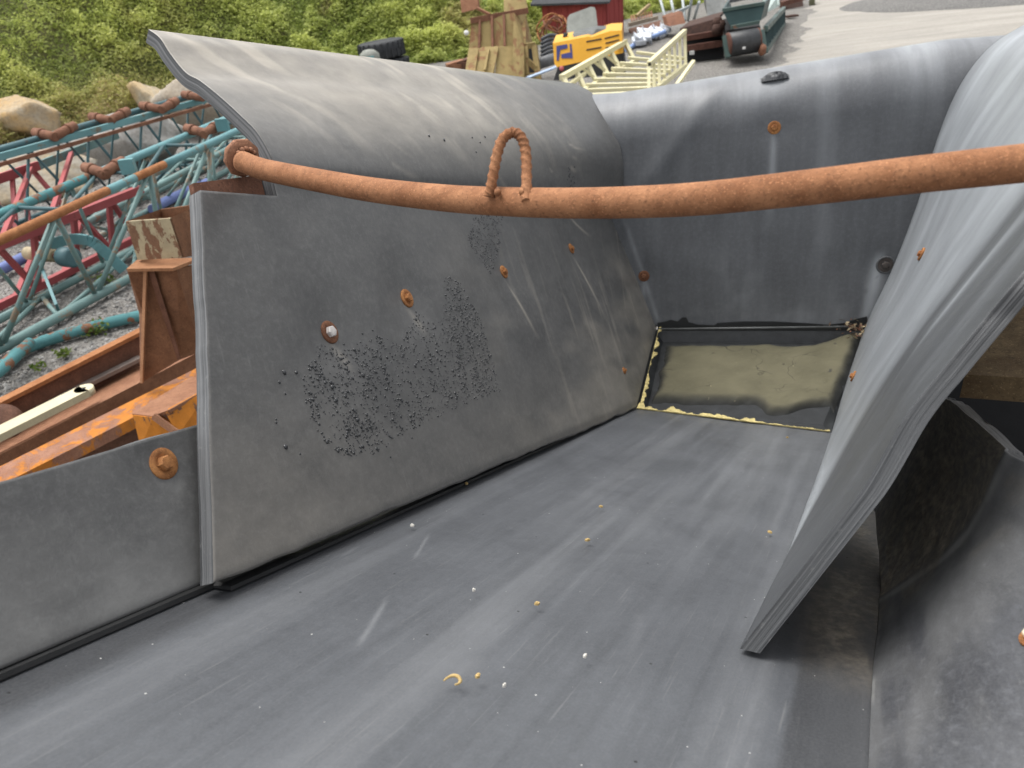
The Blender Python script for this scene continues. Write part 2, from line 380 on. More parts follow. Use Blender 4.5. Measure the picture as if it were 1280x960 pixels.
dryv = sm(.58, .74, fbm(BP[:, 0]*.55+40, BP[:, 1]*.55+7, 4))*.6
dryv = np.maximum(dryv, .75*sm(3.2, .2, dd)*sm(-6, -9, BP[:, 0]))
keep = rng.random(len(BP)) < (.55+.45*mound)*(1-.45*dryv); BP, dd, dz, mound, m2, dryv = [x[keep] for x in (BP, dd, dz, mound, m2, dryv)]
hgt = (.10+.55*mound*m2+.30*sm(.5, .75, m2))*rng.random(len(BP))**.6
LP = BP+np.c_[rng.normal(0, .06, (len(BP), 2)), hgt]
tint = np.clip(.15+.5*rng.random(len(BP))+.45*(mound-.4)+.9*(m2-.5)+.25*(fbm(BP[:, 0]*.3, BP[:, 1]*.3+50, 2)-.5), 0, 1)
size = np.clip(dz*.0042, .05, .18)*(.6+.9*rng.random(len(BP)))
tag(leaves('hillside_scrub', LP, size, tint, np.clip(dryv*(.4+.9*rng.random(len(BP))), 0, 1), leafm), kind='stuff')

# loose stones over the near ground
pm = NG('pebble'); pc = pm.attr('tint'); pebm = pm.done(pm.mix(pc, (.075, .073, .07), (.46, .45, .43)), .9)
n_p = 26000
pp = np.c_[rng.random(n_p)*8.5-8.0, 4.6+rng.random(n_p)**1.3*11]; r_p = .010+.022*rng.random(n_p)**2.2
V_ = []; oct_ = np.array([(1, 0, 0), (0, 1, 0), (-1, 0, 0), (0, -1, 0), (0, 0, 1), (.0, .0, -1)])
an = rng.random(n_p)*6.28; st = .7+.6*rng.random((n_p, 3)); zg = (fbm(pp[:, 0]*.35, pp[:, 1]*.35, 3)-.5)*.04-.02
o8 = oct_[None]*st[:, None]*r_p[:, None, None]; c_, s_ = np.cos(an)[:, None], np.sin(an)[:, None]
PV = np.stack([o8[..., 0]*c_-o8[..., 1]*s_+pp[:, :1], o8[..., 0]*s_+o8[..., 1]*c_+pp[:, 1:], o8[..., 2]*.75+zg[:, None]+.005], -1).reshape(-1, 3)
tri = np.array([(0, 1, 4), (1, 2, 4), (2, 3, 4), (3, 0, 4)]); PF = (np.arange(n_p)[:, None, None]*6+tri[None]).reshape(-1, 3)
tag(mesh('gravel', PV, PF.tolist(), pebm, loc=(0, 0, 0), attrs={'tint': np.repeat(np.clip(rng.normal(.42, .25, n_p), 0, 1), 6)}), kind='stuff')

# ------------------------------------------------------------------ the rubber-lined hopper
v = nrm(ray(1097, 373)); u = nrm((v[1], -v[0], 0)); n = np.cross(u, v)
CP = C0+ray(795, 513)*3.3
def HP(a, s, h): return CP+u*a+v*s+n*h
def hf(P): q = np.asarray(P)-CP; return np.stack([q@u, q@v, q@n], -1)
LEAN = radians(24.8); wl = n*cos(LEAN)-u*sin(LEAN); NWL = np.cross(v, wl)      # left wall plane
wr = n*cos(LEAN)+u*sin(LEAN)
grav = np.array([0, 0, -1.])
hopper = thing('feed_hopper', 'large steel feed hopper lined with grey rubber sheets, bent rusty bar across its mouth', 'hopper', (0.35, 1.6, 0))
M_wall = rubber('rubber_wall', streak=(9, 14, 1), scr=(110, 12, 1), scr_amt=.16, rot=radians(-25), base=(.066, .066, .066), base2=(.112, .111, .108))
M_floor = rubber('rubber_floor', streak=(1.3, 26, 1), scr=(5, 120, 1), scr_amt=.22, gr=.4, specks=.42, rot=0., base=(.054, .0585, .066), base2=(.090, .0965, .107), tint=(.30, .31, .32))
M_end = rubber('rubber_end', streak=(16, 2.2, 1), scr=(90, 7, 1), scr_amt=.05, gr=.6, base=(.078, .082, .089), base2=(.118, .124, .134), tint=(.36, .38, .40))
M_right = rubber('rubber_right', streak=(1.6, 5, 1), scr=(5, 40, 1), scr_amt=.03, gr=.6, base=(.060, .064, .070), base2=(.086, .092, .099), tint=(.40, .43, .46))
M_edge = rubber_edge('rubber_cut_edge')
M_rust = rust('rust_pipe', (.215, .088, .038), (.39, .185, .09), (.085, .036, .018), scale=1.7)
M_bolt = rust('rust_bolt', (.20, .075, .028), (.46, .21, .075), (.06, .026, .014), scale=3.2)
M_brownbolt = rust('rust_dark_bolt', (.13, .055, .03), (.24, .11, .06), (.04, .02, .015), scale=2)
M_palebolt = plain('worn_bolt_head', (.62, .58, .55), .4, .15, 60)
M_plate = rust('rust_plate', (.10, .042, .024), (.17, .08, .05), (.045, .02, .014))
M_dark = plain('dark_steel_and_void', (.012, .012, .013), .8)  # near-black, also stands in for shade in the void under the right sheet

def blank(P): return {k: np.zeros(P.shape[:2]) for k in ('chalk_and_sheen', 'dark', 'dirt')}
def drip(A, P, b, length, wid, amt, d=None, spread=.015):
    """weathered pale run below a bolt, downhill over the sheet"""
    q = P-b; d = nrm(d); al = q@d; pe = np.linalg.norm(q-al[..., None]*d, axis=-1)
    f = np.exp(-(pe/(wid+spread*np.maximum(al, 0)))**2)*sm(0, .012, al)*(1-sm(length*.25, length, al)); A['chalk_and_sheen'] = np.maximum(A['chalk_and_sheen'], amt*f)
def onsheet(P, x, y):
    pq = P.reshape(-1, 3); qq = pq-C0; dq = qq@fwd; k = int(np.argmin((640+F*(qq@RT)/dq-x)**2+(480-F*(qq@UP)/dq-y)**2)); i, j = divmod(k, P.shape[1])
    i0, i1 = max(0, i-3), min(P.shape[0]-1, i+3); j0, j1 = max(0, j-3), min(P.shape[1]-1, j+3)
    N = nrm(np.cross(P[i1, j]-P[i0, j], P[i, j1]-P[i, j0])); N = N if N@(C0-P[i, j]) > 0 else -N
    return P[i, j], N
def bolt(parent, P, N, R=.026, mat=None, head=None, upd=None, depth=0.0):
    m = MB(); mats = [mat or M_bolt, head or mat or M_bolt]; N = nrm(N); P = P+N*depth
    m.lathe(P, N, [(R*1.0, -.004), (R*1.0, .0012), (R*.95, .0028), (R*.60, .0022), (R*.5, .0008)], 26, 0)
    hr = R*.50; a0 = nrm(np.cross(N, (.3, .2, 1.)))
    m.lathe(P, N, [(hr, .0), (hr, .0085), (hr*.80, .0112), (hr*.3, .0118)], 6, 1, a0, smooth=False)
    return m.build('bolt', mats, parent)

# --- floor liner
ni, nj = 480, 300
s_ax = np.linspace(0, 1, ni); a_ax = np.linspace(0, 1, nj)
EF = onpl(1035, 540, CP, n); ef = hf(EF)
S_, A_ = np.meshgrid(s_ax, a_ax, indexing='ij')
s_end = 0+A_*ef[1]*1.0
s0 = -3.7; FS = s0+(s_end-s0)*S_
left = -.13; right = .965-.185*sm(-1.3, .25, FS)
FU = left+(right-left)*A_
FN = .010*(fbm(FU*2.2+4, FS*.8, 3)-.5)-.012*np.sin(pi*A_)*sm(.2, -1, FS)
P = CP+FU[..., None]*u+FS[..., None]*v+FN[..., None]*n
A = blank(P)
A['chalk_and_sheen'] = .13*sm(.45, .75, fbm(FU*9+2, FS*.55+FU*.6, 4))*sm(.15, .5, FU) + .17*sm(-.9, .1, FS)*sm(.25, .7, FU)*fbm(FU*7, FS*1.0, 3) + .10*sm(.5, .7, fbm(FU*14, FS*.4, 3))
for (x0, y0, x1, y1, wd_, am) in ((452, 793, 482, 745, .0045, .30), (520, 690, 535, 665, .003, .35), (700, 690, 770, 640, .014, .16), (560, 840, 600, 810, .02, .2), (790, 820, 800, 760, .01, .07), (430, 690, 446, 680, .004, .2), (985, 700, 1000, 650, .01, .25)):
    a0, b0 = hf(onpl(x0, y0, CP, n)), hf(onpl(x1, y1, CP, n)); d0 = (b0-a0)[:2]; L0 = np.hypot(*d0); d0 /= L0
    qx, qy = FU-a0[0], FS-a0[1]; al = qx*d0[0]+qy*d0[1]; pe = np.abs(-qx*d0[1]+qy*d0[0]+.02*al*(1-al/L0))
    A['chalk_and_sheen'] = np.maximum(A['chalk_and_sheen'], am*np.exp(-(pe/wd_)**2)*sm(-.03, .02, al)*sm(L0+.03, L0-.03, al))
# packed fines near the right sheet
dt = sm(.80, .9, FU)*sm(-2.05, -1.75, FS)*sm(-.6, -1.2, FS)
A['dirt'] = np.maximum(.85*dt*sm(.25, .6, fbm(FU*20, FS*7, 4)), .5*sm(.86, .93, FU)*sm(-1.9, -1.6, FS)*sm(-.6, -1.2, FS))
A['chalk_and_sheen'] = np.maximum(A['chalk_and_sheen'], .4*np.exp(-((FU-.79-.02*(FS+2))/.012)**2)*sm(-3.2, -2.0, FS)*sm(-1.7, -2., FS)*fbm(FU*60, FS*3))
A['dark'] = np.clip(.58*sm(.825+.012*fbm(FS*4, 2.2), .845, FU)*sm(-1.55, -1.95, FS) + .55*sm(.03, -.01, FU), 0, 1)  # along the left seam: shade of the gap under the sheet painted in
uv = np.stack([FS, FU], -1)
floor = sheet('floor_liner', P, .03, [M_floor, M_edge], hopper, out=HP(.4, -1, -2), attrs=A, uv=uv)

# --- left rear side liner
A0 = onpl(250, 238, CP, NWL); B0 = onpl(271, 731, CP, NWL)
NOT = onpl(340, 222, CP, NWL)
near_s = hf(NOT)[1]; P0 = NOT
Dp = onpl(820, 406, CP, NWL); Sm = onpl(765, 275, CP, NWL)
Dg = G(820, 408, CP[2]); Fr = G(1075, 408, CP[2])
NE = nrm(np.cross(Fr-Dg, Sm-Dg))
if NE@(C0-Dg) < 0: NE = -NE
def onend(x, y, off=0): return onpl(x, y, Dg+NE*off, NE)
far = [onpl(795, 513, CP, NWL), Dp, Sm]
bn = .60; nb = 210; na = 420
nlo = int(nb*bn)
low_near = lin([B0, A0], [0, 1], nlo)
low_far = lin([onpl(795, 511, CP, NWL), onpl(821, 408, CP, NWL), Sm], [0, .38, 1], nlo)
up_near = polyline([NOT]+[onpl(x, y, P0+v*.0, v) for x, y in ((341, 203), (322, 168), (300, 145), (275, 122), (250, 102), (231, 91), (212, 68), (199, 48), (185, 37))], nb-nlo)
up_far = polyline([Sm, onend(778, 235, .02), onend(778, 195, .04), W(766, 152, 3.78), W(741, 117, 3.86), W(718, 104, 4.0)], nb-nlo)
ac = ((NOT-A0)@v)/((Sm-A0)@v)
acut = int(round(ac*(na-1)))
P = np.zeros((na, nb, 3)); ta = np.linspace(0, 1, na)[:, None]
P[:, :nlo] = low_near[None]*(1-ta[..., None])+low_far[None]*ta[..., None]
tb = (np.arange(na)-acut)/(na-1-acut); tb = tb[:, None, None]
P[:, nlo:] = up_near[None]*(1-tb)+up_far[None]*tb
# join smoothly at the notch row
bulge = np.sin(pi*np.clip(tb, 0, 1))*np.sin(pi*np.linspace(0, 1, nb-nlo))[None, :, None]
P[:, nlo:] += bulge*.045*(-u*.3+n*.7)
W_S = (P-CP)@v; W_T = (P-CP)@wl
lb_px = [(412, 417), (508, 373), (629, 340), (714, 311), (780, 463)]
LB = [onpl(x, y, CP, NWL) for x, y in lb_px]
NL = NWL if NWL@(HP(.4, -1, .3)-CP) > 0 else -NWL
for k, b in enumerate(LB[:4]):
    r2 = ((P-b)**2).sum(-1); P -= NL*((.016 if k < 2 else .010)*np.exp(-r2/(.10**2))*0.9)[..., None]
P += NL*(.010*(fbm(W_S*1.6, W_T*2.2, 3)-.5))[..., None]
# ragged near edge and lower edge
ej = np.exp(-np.arange(na)/3.)[:, None]
P += v*(ej*(.010*(fbm(np.linspace(0, 9, nb), 3.3, 4)-.5))[None])[..., None]
bj = np.exp(-np.arange(nb)/2.5)[None]
P += wl*(bj*(.013*(fbm(np.linspace(0, 25, na), 8.1, 4)-.35))[:, None])[..., None]
mask = np.ones((na-1, nb-1), bool); mask[:acut, nlo-1:] = False
A = blank(P); gl = grav-NL*(grav@NL)
XY = (W_S, W_T)
flare = sm(.72, .98, (P-CP)@n - .15*(W_S+1.9)*.5)
scr1 = sm(.52, .75, fbm((W_S+W_T*.8)*14, (W_T-W_S*.25)*5, 4))
A['chalk_and_sheen'] = .50*flare*sm(.2, -1.0, W_S)*(.45+.95*fbm(W_S*2+W_T*1.5, W_T*6-W_S*1.5, 4)) + .30*flare*scr1*sm(.3, -.8, W_S)  # pale scuffs on the lip, with its bright highlights painted in too
A['chalk_and_sheen'] += .20*sm(.45, .75, fbm(W_S*2+W_T*2.5, W_T*5-W_S*.8, 4))*sm(-1.5, -.6, W_S)*sm(.85, .6, W_T)
A['chalk_and_sheen'] += .13*sm(-1.6, -2.3, W_S)*sm(.45, .05, W_T)+.07*sm(.4, .0, W_T)
A['chalk_and_sheen'] += .22*sm(.62, .8, fbm(W_S*40, W_T*3.+W_S*8, 3))*sm(-1.2, -.5, W_S)*sm(.9, .5, W_T)*.8
for k, (b, L, wd_, am) in enumerate(zip(LB, (.12, .13, .30, .42, .12), (.010, .010, .005, .005, .005), (.6, .6, .65, .6, .4))):
    dg = gl if k != 1 else gl
    drip(A, P, b, L, wd_, am, dg)
for (x0, y0, x1, y1, am, wd_) in ((297, 480, 301, 530, .35, .002), (760, 200, 782, 390, .35, .004), (750, 290, 770, 400, .25, .003), (410, 370, 380, 395, .0, .004)):
    a0, b0 = onpl(x0, y0, CP, NWL), onpl(x1, y1, CP, NWL); d0 = nrm(b0-a0); L0 = np.linalg.norm(b0-a0); q = P-a0; al = q@d0; pe = np.linalg.norm(q-al[..., None]*d0, axis=-1)
    A['chalk_and_sheen'] = np.maximum(A['chalk_and_sheen'], am*np.exp(-(pe/wd_)**2)*sm(-.01, .02, al)*sm(L0+.02, L0-.02, al))
# scuff arcs on the turned-over lip
for k in range(22):
    s0_ = -1.75+1.7*rng.random(); t0_ = .80+.42*rng.random(); th = .25+.5*rng.random(); L0 = .06+.22*rng.random()
    ll = np.hypot(W_S-s0_, W_T-t0_); al = (W_S-s0_)*cos(th)-(W_T-t0_)*sin(th); pe = (W_S-s0_)*sin(th)+(W_T-t0_)*cos(th)-.25*al*al/L0
    A['chalk_and_sheen'] = np.maximum(A['chalk_and_sheen'], (.20+.25*rng.random())*np.exp(-(pe/(.0055+.005*rng.random()))**2)*sm(0, .03, al)*sm(L0, L0*.5, al))
A['chalk_and_sheen'] = np.clip(A['chalk_and_sheen'], 0, .9)
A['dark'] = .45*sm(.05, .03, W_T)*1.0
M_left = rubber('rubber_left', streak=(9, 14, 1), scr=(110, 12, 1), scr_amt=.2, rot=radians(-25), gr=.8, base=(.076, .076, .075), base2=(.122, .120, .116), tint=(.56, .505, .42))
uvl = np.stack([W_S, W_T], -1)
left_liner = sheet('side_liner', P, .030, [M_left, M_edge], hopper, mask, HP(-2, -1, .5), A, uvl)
tag(left_liner, 'tall left rubber sheet with flared lip, beaded with water')
P_left = P
for k, (x, y) in enumerate(lb_px):
    bb, bN = onsheet(P, x, y)
    bolt(left_liner, bb+bN*.001, NL, (.026, .025, .022, .022, .015)[k], M_brownbolt if k in (0,) else M_bolt, M_palebolt if k == 0 else None)

m = MB()
m = MB(); m.prism([HP(-.11, -3.7, .000), HP(-.050, -3.7, .000), HP(-.053, -3.7, .007), HP(-.11, -3.7, .012)], v*1.42)
m.prism([HP(-.09, -2.30, .000), HP(-.020, -2.28, .000), HP(-.022, -2.28, .006), HP(-.09, -2.28, .012)], v*2.27); m.build('seal_strip', plain('black_seal', (.010, .0105, .011), .6), hopper)
# --- left front side liner (set behind the rear one)
CB = CP-u*.052
T1 = onpl(0, 597, CB, NWL); T2 = onpl(246, 535, CB, NWL)
ss = np.linspace(-3.7, -2.08, 110); tt = np.linspace(0, 1, 50); SS, TT = np.meshgrid(ss, tt, indexing='ij')
h1, h2 = (T1-CB)@wl, (T2-CB)@wl; q1, q2 = (T1-CB)@v, (T2-CB)@v
top = h1+(SS-q1)*(h2-h1)/(q2-q1)+.006*np.sin((SS+2.4)*7)
Tt = .012+(top-.012)*TT
P = CB+SS[..., None]*v+Tt[..., None]*wl+NL*(.006*(fbm(SS*3, Tt*3, 3)-.5)-.004)[..., None]
fb = onpl(207, 580, CB, NWL); P -= NL*(.010*np.exp(-((P-fb)**2).sum(-1)/.06**2))[..., None]
A = blank(P); A['chalk_and_sheen'] = .30*sm(.20, .02, Tt)*(.5+.5*fbm(SS*6, Tt*6))+.10*fbm(SS*5+3, Tt*9)
drip(A, P, fb, .10, .012, .5, gl)
A['dark'] = .5*sm(.03, .012, Tt)
front_left = sheet('side_liner', P, .026, [M_wall, M_edge], hopper, None, HP(-2, -1, .5), A, np.stack([SS, Tt], -1))
tag(front_left, 'low left front rubber sheet with one rusty bolt')
bb, bN = onsheet(P, 207, 580); bolt(front_left, bb+bN*.001, NL, .027, M_bolt)

# --- end liner
ex = nrm(Fr-Dg); ey = np.cross(NE, ex); ey = ey if ey[2] > 0 else -ey
nx, ny = 220, 130
prof = []; hs_ = .93; r_ = .235
for k in range(ny):
    t = k/(ny-1); arc = r_*radians(105); tot = hs_+arc; d = t*tot
    if d <= hs_: prof.append((d, 0.))
    else: th = (d-hs_)/r_; prof.append((hs_+r_*sin(th), -r_*(1-cos(th))))
prof = np.array(prof); wid = np.linalg.norm(Fr-Dg)
XA = np.linspace(0, 1, nx)
xl = lambda h: np.interp(h, [0, .45, 1.2], [-.03, -.24, -.38])
xr = lambda h: np.interp(h, [0, .3, 1.2], [wid+.12, wid+.3, wid+.75])
P = np.zeros((nx, ny, 3)); XX_ = np.zeros((nx, ny)); HH_ = np.tile(prof[:, 0], (nx, 1)); AR = np.tile(np.linspace(0, hs_+r_*radians(105), ny), (nx, 1))
for k in range(ny):
    x = xl(prof[k, 0])+(xr(prof[k, 0])-xl(prof[k, 0]))*XA; XX_[:, k] = x
    crown = .045*(1-((x-wid/2)/.9)**2)*0+.03*np.sin(x*2.2)*prof[k, 0]
    P[:, k] = Dg+x[:, None]*ex+(prof[k, 0]+crown*0+.095*np.clip(x/wid, -.2, 1.3)*np.clip(prof[k, 0]/1.1, 0, 1))[..., None]*ey+prof[k, 1]*NE
P += NE*(.022*(fbm(XX_*1.5+3, HH_*1.8, 3)-.5))[..., None]
EB = [onend(968, 159), onend(805, 344), onend(1106, 331)]
for b in EB: P -= NE*(.012*np.exp(-((P-b)**2).sum(-1)/.09**2))[..., None]
# crease from the upper left corner
cq = ((XX_-.12)*.75-(HH_-.93)*.65); P += NE*(.010*np.exp(-(cq/.05)**2)*np.exp(-((XX_-.08)/.35)**2))[..., None]
A = blank(P); ge = grav-NE*(grav@NE)
A['chalk_and_sheen'] = .42*sm(.98, 1.22, AR)*(.4+.9*fbm(XX_*4, AR*8, 4))+.08*sm(.5, .75, fbm(XX_*9, AR*.8, 4))+.10*sm(.3, .0, AR)
A['chalk_and_sheen'] += .26*np.exp(-((XX_-.78+.03*AR)/.05)**2)*sm(.05, 1., AR)+.35*np.exp(-((XX_-1.15)/.10)**2)*sm(.75, 1.1, AR)
A['chalk_and_sheen'] += .22*sm(.5, .7, fbm(XX_*5+9, AR*5, 4))*sm(.55, .1, AR)
A['chalk_and_sheen'] += .45*np.exp(-((XX_-.005-.20*0+.36*(AR-.05)*.9)/.012)**2)*sm(.75, .5, AR)*sm(0, .05, AR)*(.3+fbm(XX_*30, AR*15))
A['chalk_and_sheen'] += .3*np.exp(-((XX_-.48)/.14)**2)*np.exp(-((AR-1.08)/.05)**2)*(.5+fbm(XX_*10, AR*20))
for b, L, am in zip(EB, (.55, .18, .03), (.55, .5, .2)): drip(A, P, b, L, .012, am, ge, .02)
wedge = np.exp(-((XX_-(wid+.02)-.42*AR*.30)/.03)**2)*sm(.36, .28, AR)*sm(-.01, .02, AR)
A['dirt'] = .0*wedge; A['chalk_and_sheen'] = np.clip(np.maximum(A['chalk_and_sheen'], .9*wedge*sm(.3, .5, fbm(XX_*25, AR*25, 4)+.12)), 0, .9)
end_liner = sheet('end_liner', P, .026, [M_end, M_edge], hopper, None, Dg-NE*2, A, np.stack([XX_, AR], -1))
for (x, y, R, mt) in ((968, 159, .030, M_bolt), (805, 344, .028, M_brownbolt), (1106, 331, .036, plain('dark_washer', (.075, .062, .055), .7, .35, 60))):
    c_b, bN = onsheet(P, x, y); bolt(end_liner, c_b+bN*.001, NE, R, mt)
m = MB()
m.lathe(c_b, NE, [(.040, -.006), (.043, .003), (.037, .008), (.034, .002)], 28); m.build('rubber_ring', M_edge, end_liner)
# lifted flap on top of the end sheet
def endpt(x, arc):  # point on the end sheet by width and arc length
    k = np.interp(arc, AR[0], np.arange(ny)); k0 = int(k); i = int(np.clip((x-xl(prof[k0, 0]))/(xr(prof[k0, 0])-xl(prof[k0, 0]))*(nx-1), 0, nx-1)); return P[i, k0]
fx0 = ((onend(973, 95)-Dg)@ex); L = []; 
FP = np.zeros((21, 9, 3))
for i in range(21):
    for j in range(9):
        xx = (i-10)/10; yy = j/8
        base = endpt(fx0+xx*.062, 1.13+.050*yy*math.sqrt(max(0, 1-xx*xx*.98)))
        FP[i, j] = base+NE*.010+np.array([0, 0, 1])*(.012*yy*(1-xx*xx)**.9)+NE*.012*(1-xx*xx)
sheet('flap', FP, .008, [plain('flap_rubber', (.05, .052, .056), .5, .3, 20), M_edge], end_liner, None, Dg-NE*2, blank(FP), FP[..., :2]*1.)
# ragged black strip along the foot of the end sheet
top_px = [(822, 411), (822, 404), (832, 402), (838, 400), (847, 402), (853, 397), (858, 397), (861, 403), (872, 406), (893, 407), (897, 404), (930, 402), (965, 402), (1005, 404), (1035, 406), (1056, 404), (1070, 399), (1084, 396)]
poly = [onend(x, y, .012) for x, y in top_px]+[onend(1084, 420, .012), onend(822, 419, .012)]
m = MB(); m.prism(poly[::-1], -NE*.010); m.build('seal_strip', plain('black_seal', (.016, .017, .018), .55), hopper)

# --- outlet tray with settled mud
zt = CP[2]
T_ = [onpl(796, 512, CP+n*.0, n), G(821, 410, zt), G(1084, 410, zt), onpl(1037, 541, CP, n)+np.array([0, 0, 0.0])]
cen = sum(T_)/4; dep = .055
def inset(p, k, dz): q = p+(cen-p)*k; return np.array([q[0], q[1], p[2]+dz])
m = MB(); k1 = [inset(p, -.015, -.012) for p in T_]; k2 = [inset(p, .075, -dep) for p in T_]; k2 = [np.array([p[0], p[1], zt-dep-.012]) for p in k2]; k3 = [p-np.array([0, 0, .05]) for p in k1]
for i in range(4):
    j = (i+1) % 4; m.add([k1[i], k1[j], k2[j], k2[i]], [(0, 1, 2, 3)])
m.add(k2, [(0, 1, 2, 3)])
m.build('outlet_tray', plain('tray_rubber', (.022, .024, .026), .45, .4, 20), hopper)
m = MB(); a1, a2 = onend(823, 411.5, .045), onend(1062, 408.5, .045); m.tube([a1, a2], .006, 8); m.build('tray_lip', plain('tray_lip_rubber', (.10, .105, .105), .5, .3, 30), hopper)
# peeling yellow foam along the left and front rims
foam = plain('yellow_foam', (.55, .46, .20), .85, .3, 40)
def foam_strip(pA, pB, w, seed, dirn, cut):
    mm = MB(); N = 160
    for k in range(N-1):
        t0, t1 = k/(N-1), (k+1)/(N-1)
        w0, w1 = [w*max(.03, (fbm(t*22+seed, seed, 5)*2.3-.72)*cut(t)) for t in (t0, t1)]
        p0, p1 = pA+(pB-pA)*t0, pA+(pB-pA)*t1
        mm.prism([p0, p1, p1+dirn*w1, p0+dirn*w0], np.array([0, 0, .004+.003*vn(k, seed)]))
    return mm.build('foam_strip', foam, hopper)
inward = nrm(cen-(T_[0]+T_[3])/2); inr = nrm(np.cross((0, 0, 1), T_[0]-T_[1])); inr = inr if inr@(cen-T_[0]) > 0 else -inr
foam_strip(T_[0]+np.array([0, 0, .004]), T_[3]+np.array([0, 0, .004]), .038, 3., inward, lambda t: 1.3 if t < .2 else (.75 if t < .62 else .22))
foam_strip(T_[0]+inr*.010+np.array([0, 0, .002]), T_[1]+inr*.012+np.array([0, 0, .002]), .024, 8., inr, lambda t: .8)
# mud
gx_ = np.linspace(0, 1, 110); MU = np.zeros((110, 110, 3)); E_ = np.zeros((110, 110))
kin = [inset(p, .03, 0) for p in T_]
for i, a in enumerate(gx_):
    for j, b in enumerate(gx_):
        p = (kin[0]*(1-a)+kin[3]*a)*(1-b)+(kin[1]*(1-a)+kin[2]*a)*b
        ed = min(a, 1-a, b, 1-b); MU[i, j] = (p[0], p[1], zt-dep+.016)
eU, eV = np.meshgrid(gx_, gx_, indexing='ij')
nz = fbm(eU*9, eV*9, 4)-.5
MU[..., 2] += .010*nz+.040*sm(.84, 1.0, eU)*sm(.6, 1., eV)
# mud thins out towards its shores so the tray's dark sides show
shore = np.minimum(np.minimum(eU-.05, .985-eU)*1.6, np.minimum((eV-.20)*1.0+.05*sm(.58, .72, eU)*sm(.90, .74, eU)*2.2, (.90+.12*sm(.7, 1, eU)-eV)))
MU[..., 2] += -.05*sm(.05, -.06, shore+.05*nz)
g = NG('mud'); uvn = g.coord('UV'); nA = g.noise(uvn, 5, 7, .65, .3); nB = g.noise(uvn, 40, 5, .7)
col = g.mix(g.ramp(nA, .35, .65), (.092, .085, .053), (.130, .120, .078)); col = g.mix(g.ramp(nB, .5, .75, 0, .4), col, (.13, .12, .085))
ed = g.N.new('ShaderNodeTexVoronoi'); ed.feature = 'DISTANCE_TO_EDGE'; ed.inputs['Scale'].default_value = 3.4
wv = g.N.new('ShaderNodeMix'); wv.data_type = 'VECTOR'; 
nzc = g.N.new('ShaderNodeTexNoise'); nzc.inputs['Scale'].default_value = 6; g.link(uvn, nzc.inputs['Vector'])
va = g.N.new('ShaderNodeVectorMath'); va.operation = 'MULTIPLY_ADD'; va.inputs[1].default_value = (.35, .35, 0); g.link(nzc.outputs['Color'], va.inputs[0]); g.link(uvn, va.inputs[2]); g.link(va.outputs[0], ed.inputs['Vector'])
crk = g.math('MULTIPLY', g.ramp(ed.outputs['Distance'], .002, .009, .8, 0), g.ramp(g.noise(uvn, 3.0, 2), .48, .56))
col = g.mix(crk, col, (.03, .028, .022)); col = g.mix(g.ramp(g.noise(uvn, 13, 3, .6, .3), .70, .74, 0, .75), col, (.035, .035, .035))
col = g.mix(g.ramp(g.noise(uvn, 34, 2, .5), .74, .77, 0, .8), col, (.5, .45, .28))
dm = g.attr('wet'); col = g.mix(dm, col, (.028, .029, .028))
g.bump(g.math('SUBTRACT', g.math('ADD', nA, g.math('MULTIPLY', nB, .3)), crk), .35, .012); mudm = g.done(col, g.ramp(nA, .35, .65, .72, .95), 0, .25)
VM = MU.reshape(-1, 3); FMd = [(i*110+j, (i+1)*110+j, (i+1)*110+j+1, i*110+j+1) for i in range(109) for j in range(109)]
mud = mesh('mud', VM, FMd, mudm, smooth=[True]*len(FMd), attrs={'wet': sm(.075, -.01, shore+.06*nz).ravel()}, uv=np.stack([eU, eV*.9], -1).reshape(-1, 2))
tag(mud, 'layer of olive brown cracked mud settled in the outlet tray', 'mud')
# leaf litter heap in the tray's right corner
m = MB(); hc = G(1072, 411, zt+.02)
for k in range(120):
    p = hc+np.array([rng.normal(0, .045), rng.normal(-.03, .05), abs(rng.normal(0, .014))]); d = nrm(rng.normal(size=3)*np.array([1, 1, .3])); e = nrm(np.cross(d, rng.normal(size=3))); L = .012+.02*rng.random()
    m.prism([p-d*L/2, p+e*L*.2, p+d*L/2, p-e*L*.2], np.array([0, 0, .0015]), k % 3)
tag(m.build('leaf_litter', [plain('litter_pale', (.34, .27, .17)), plain('litter_dark', (.09, .06, .04)), plain('litter_red', (.2, .09, .05))]), 'small heap of dry leaf litter in the right rear corner of the mud tray', 'debris', kind='stuff')

# --- right rear side liner: guide rows near / crease / far
rows = [  # (near x, y, d), (crease x, y, d), (far x, y, d)
    ((925, 811, 1.21), (985, 690, 1.62), (1036, 556, 3.00)),
    ((1001, 713, 1.155), (1031, 603, 2.05), (1058, 478, 3.50)),
    ((1077, 615, 1.108), (1088, 500, 2.10), (1085, 400, 3.74)),
    ((1131, 523, 1.072), (1140, 420, 2.10), (1117, 332, 3.66)),
    ((1180, 461, 1.045), (1195, 345, 2.00), (1147, 250, 3.58)),
    ((1230, 400, 1.020), (1262, 258, 1.90), (1171, 169, 3.48)),
    ((1292, 325, 1.00), (1345, 150, 1.85), (1199, 108, 3.36)),
    ((1362, 236, 1.12), (1440, 40, 1.85), (1238, 58, 3.30)),
    ((1430, 130, 1.35), (1560, -30, 1.9), (1290, 25, 3.32))]
nr = 150; nc = 160
c0 = polyline([W(*r[0]) for r in rows], nr); c1 = polyline([W(*r[1]) for r in rows], nr); c2 = polyline([W(*r[2]) for r in rows], nr)
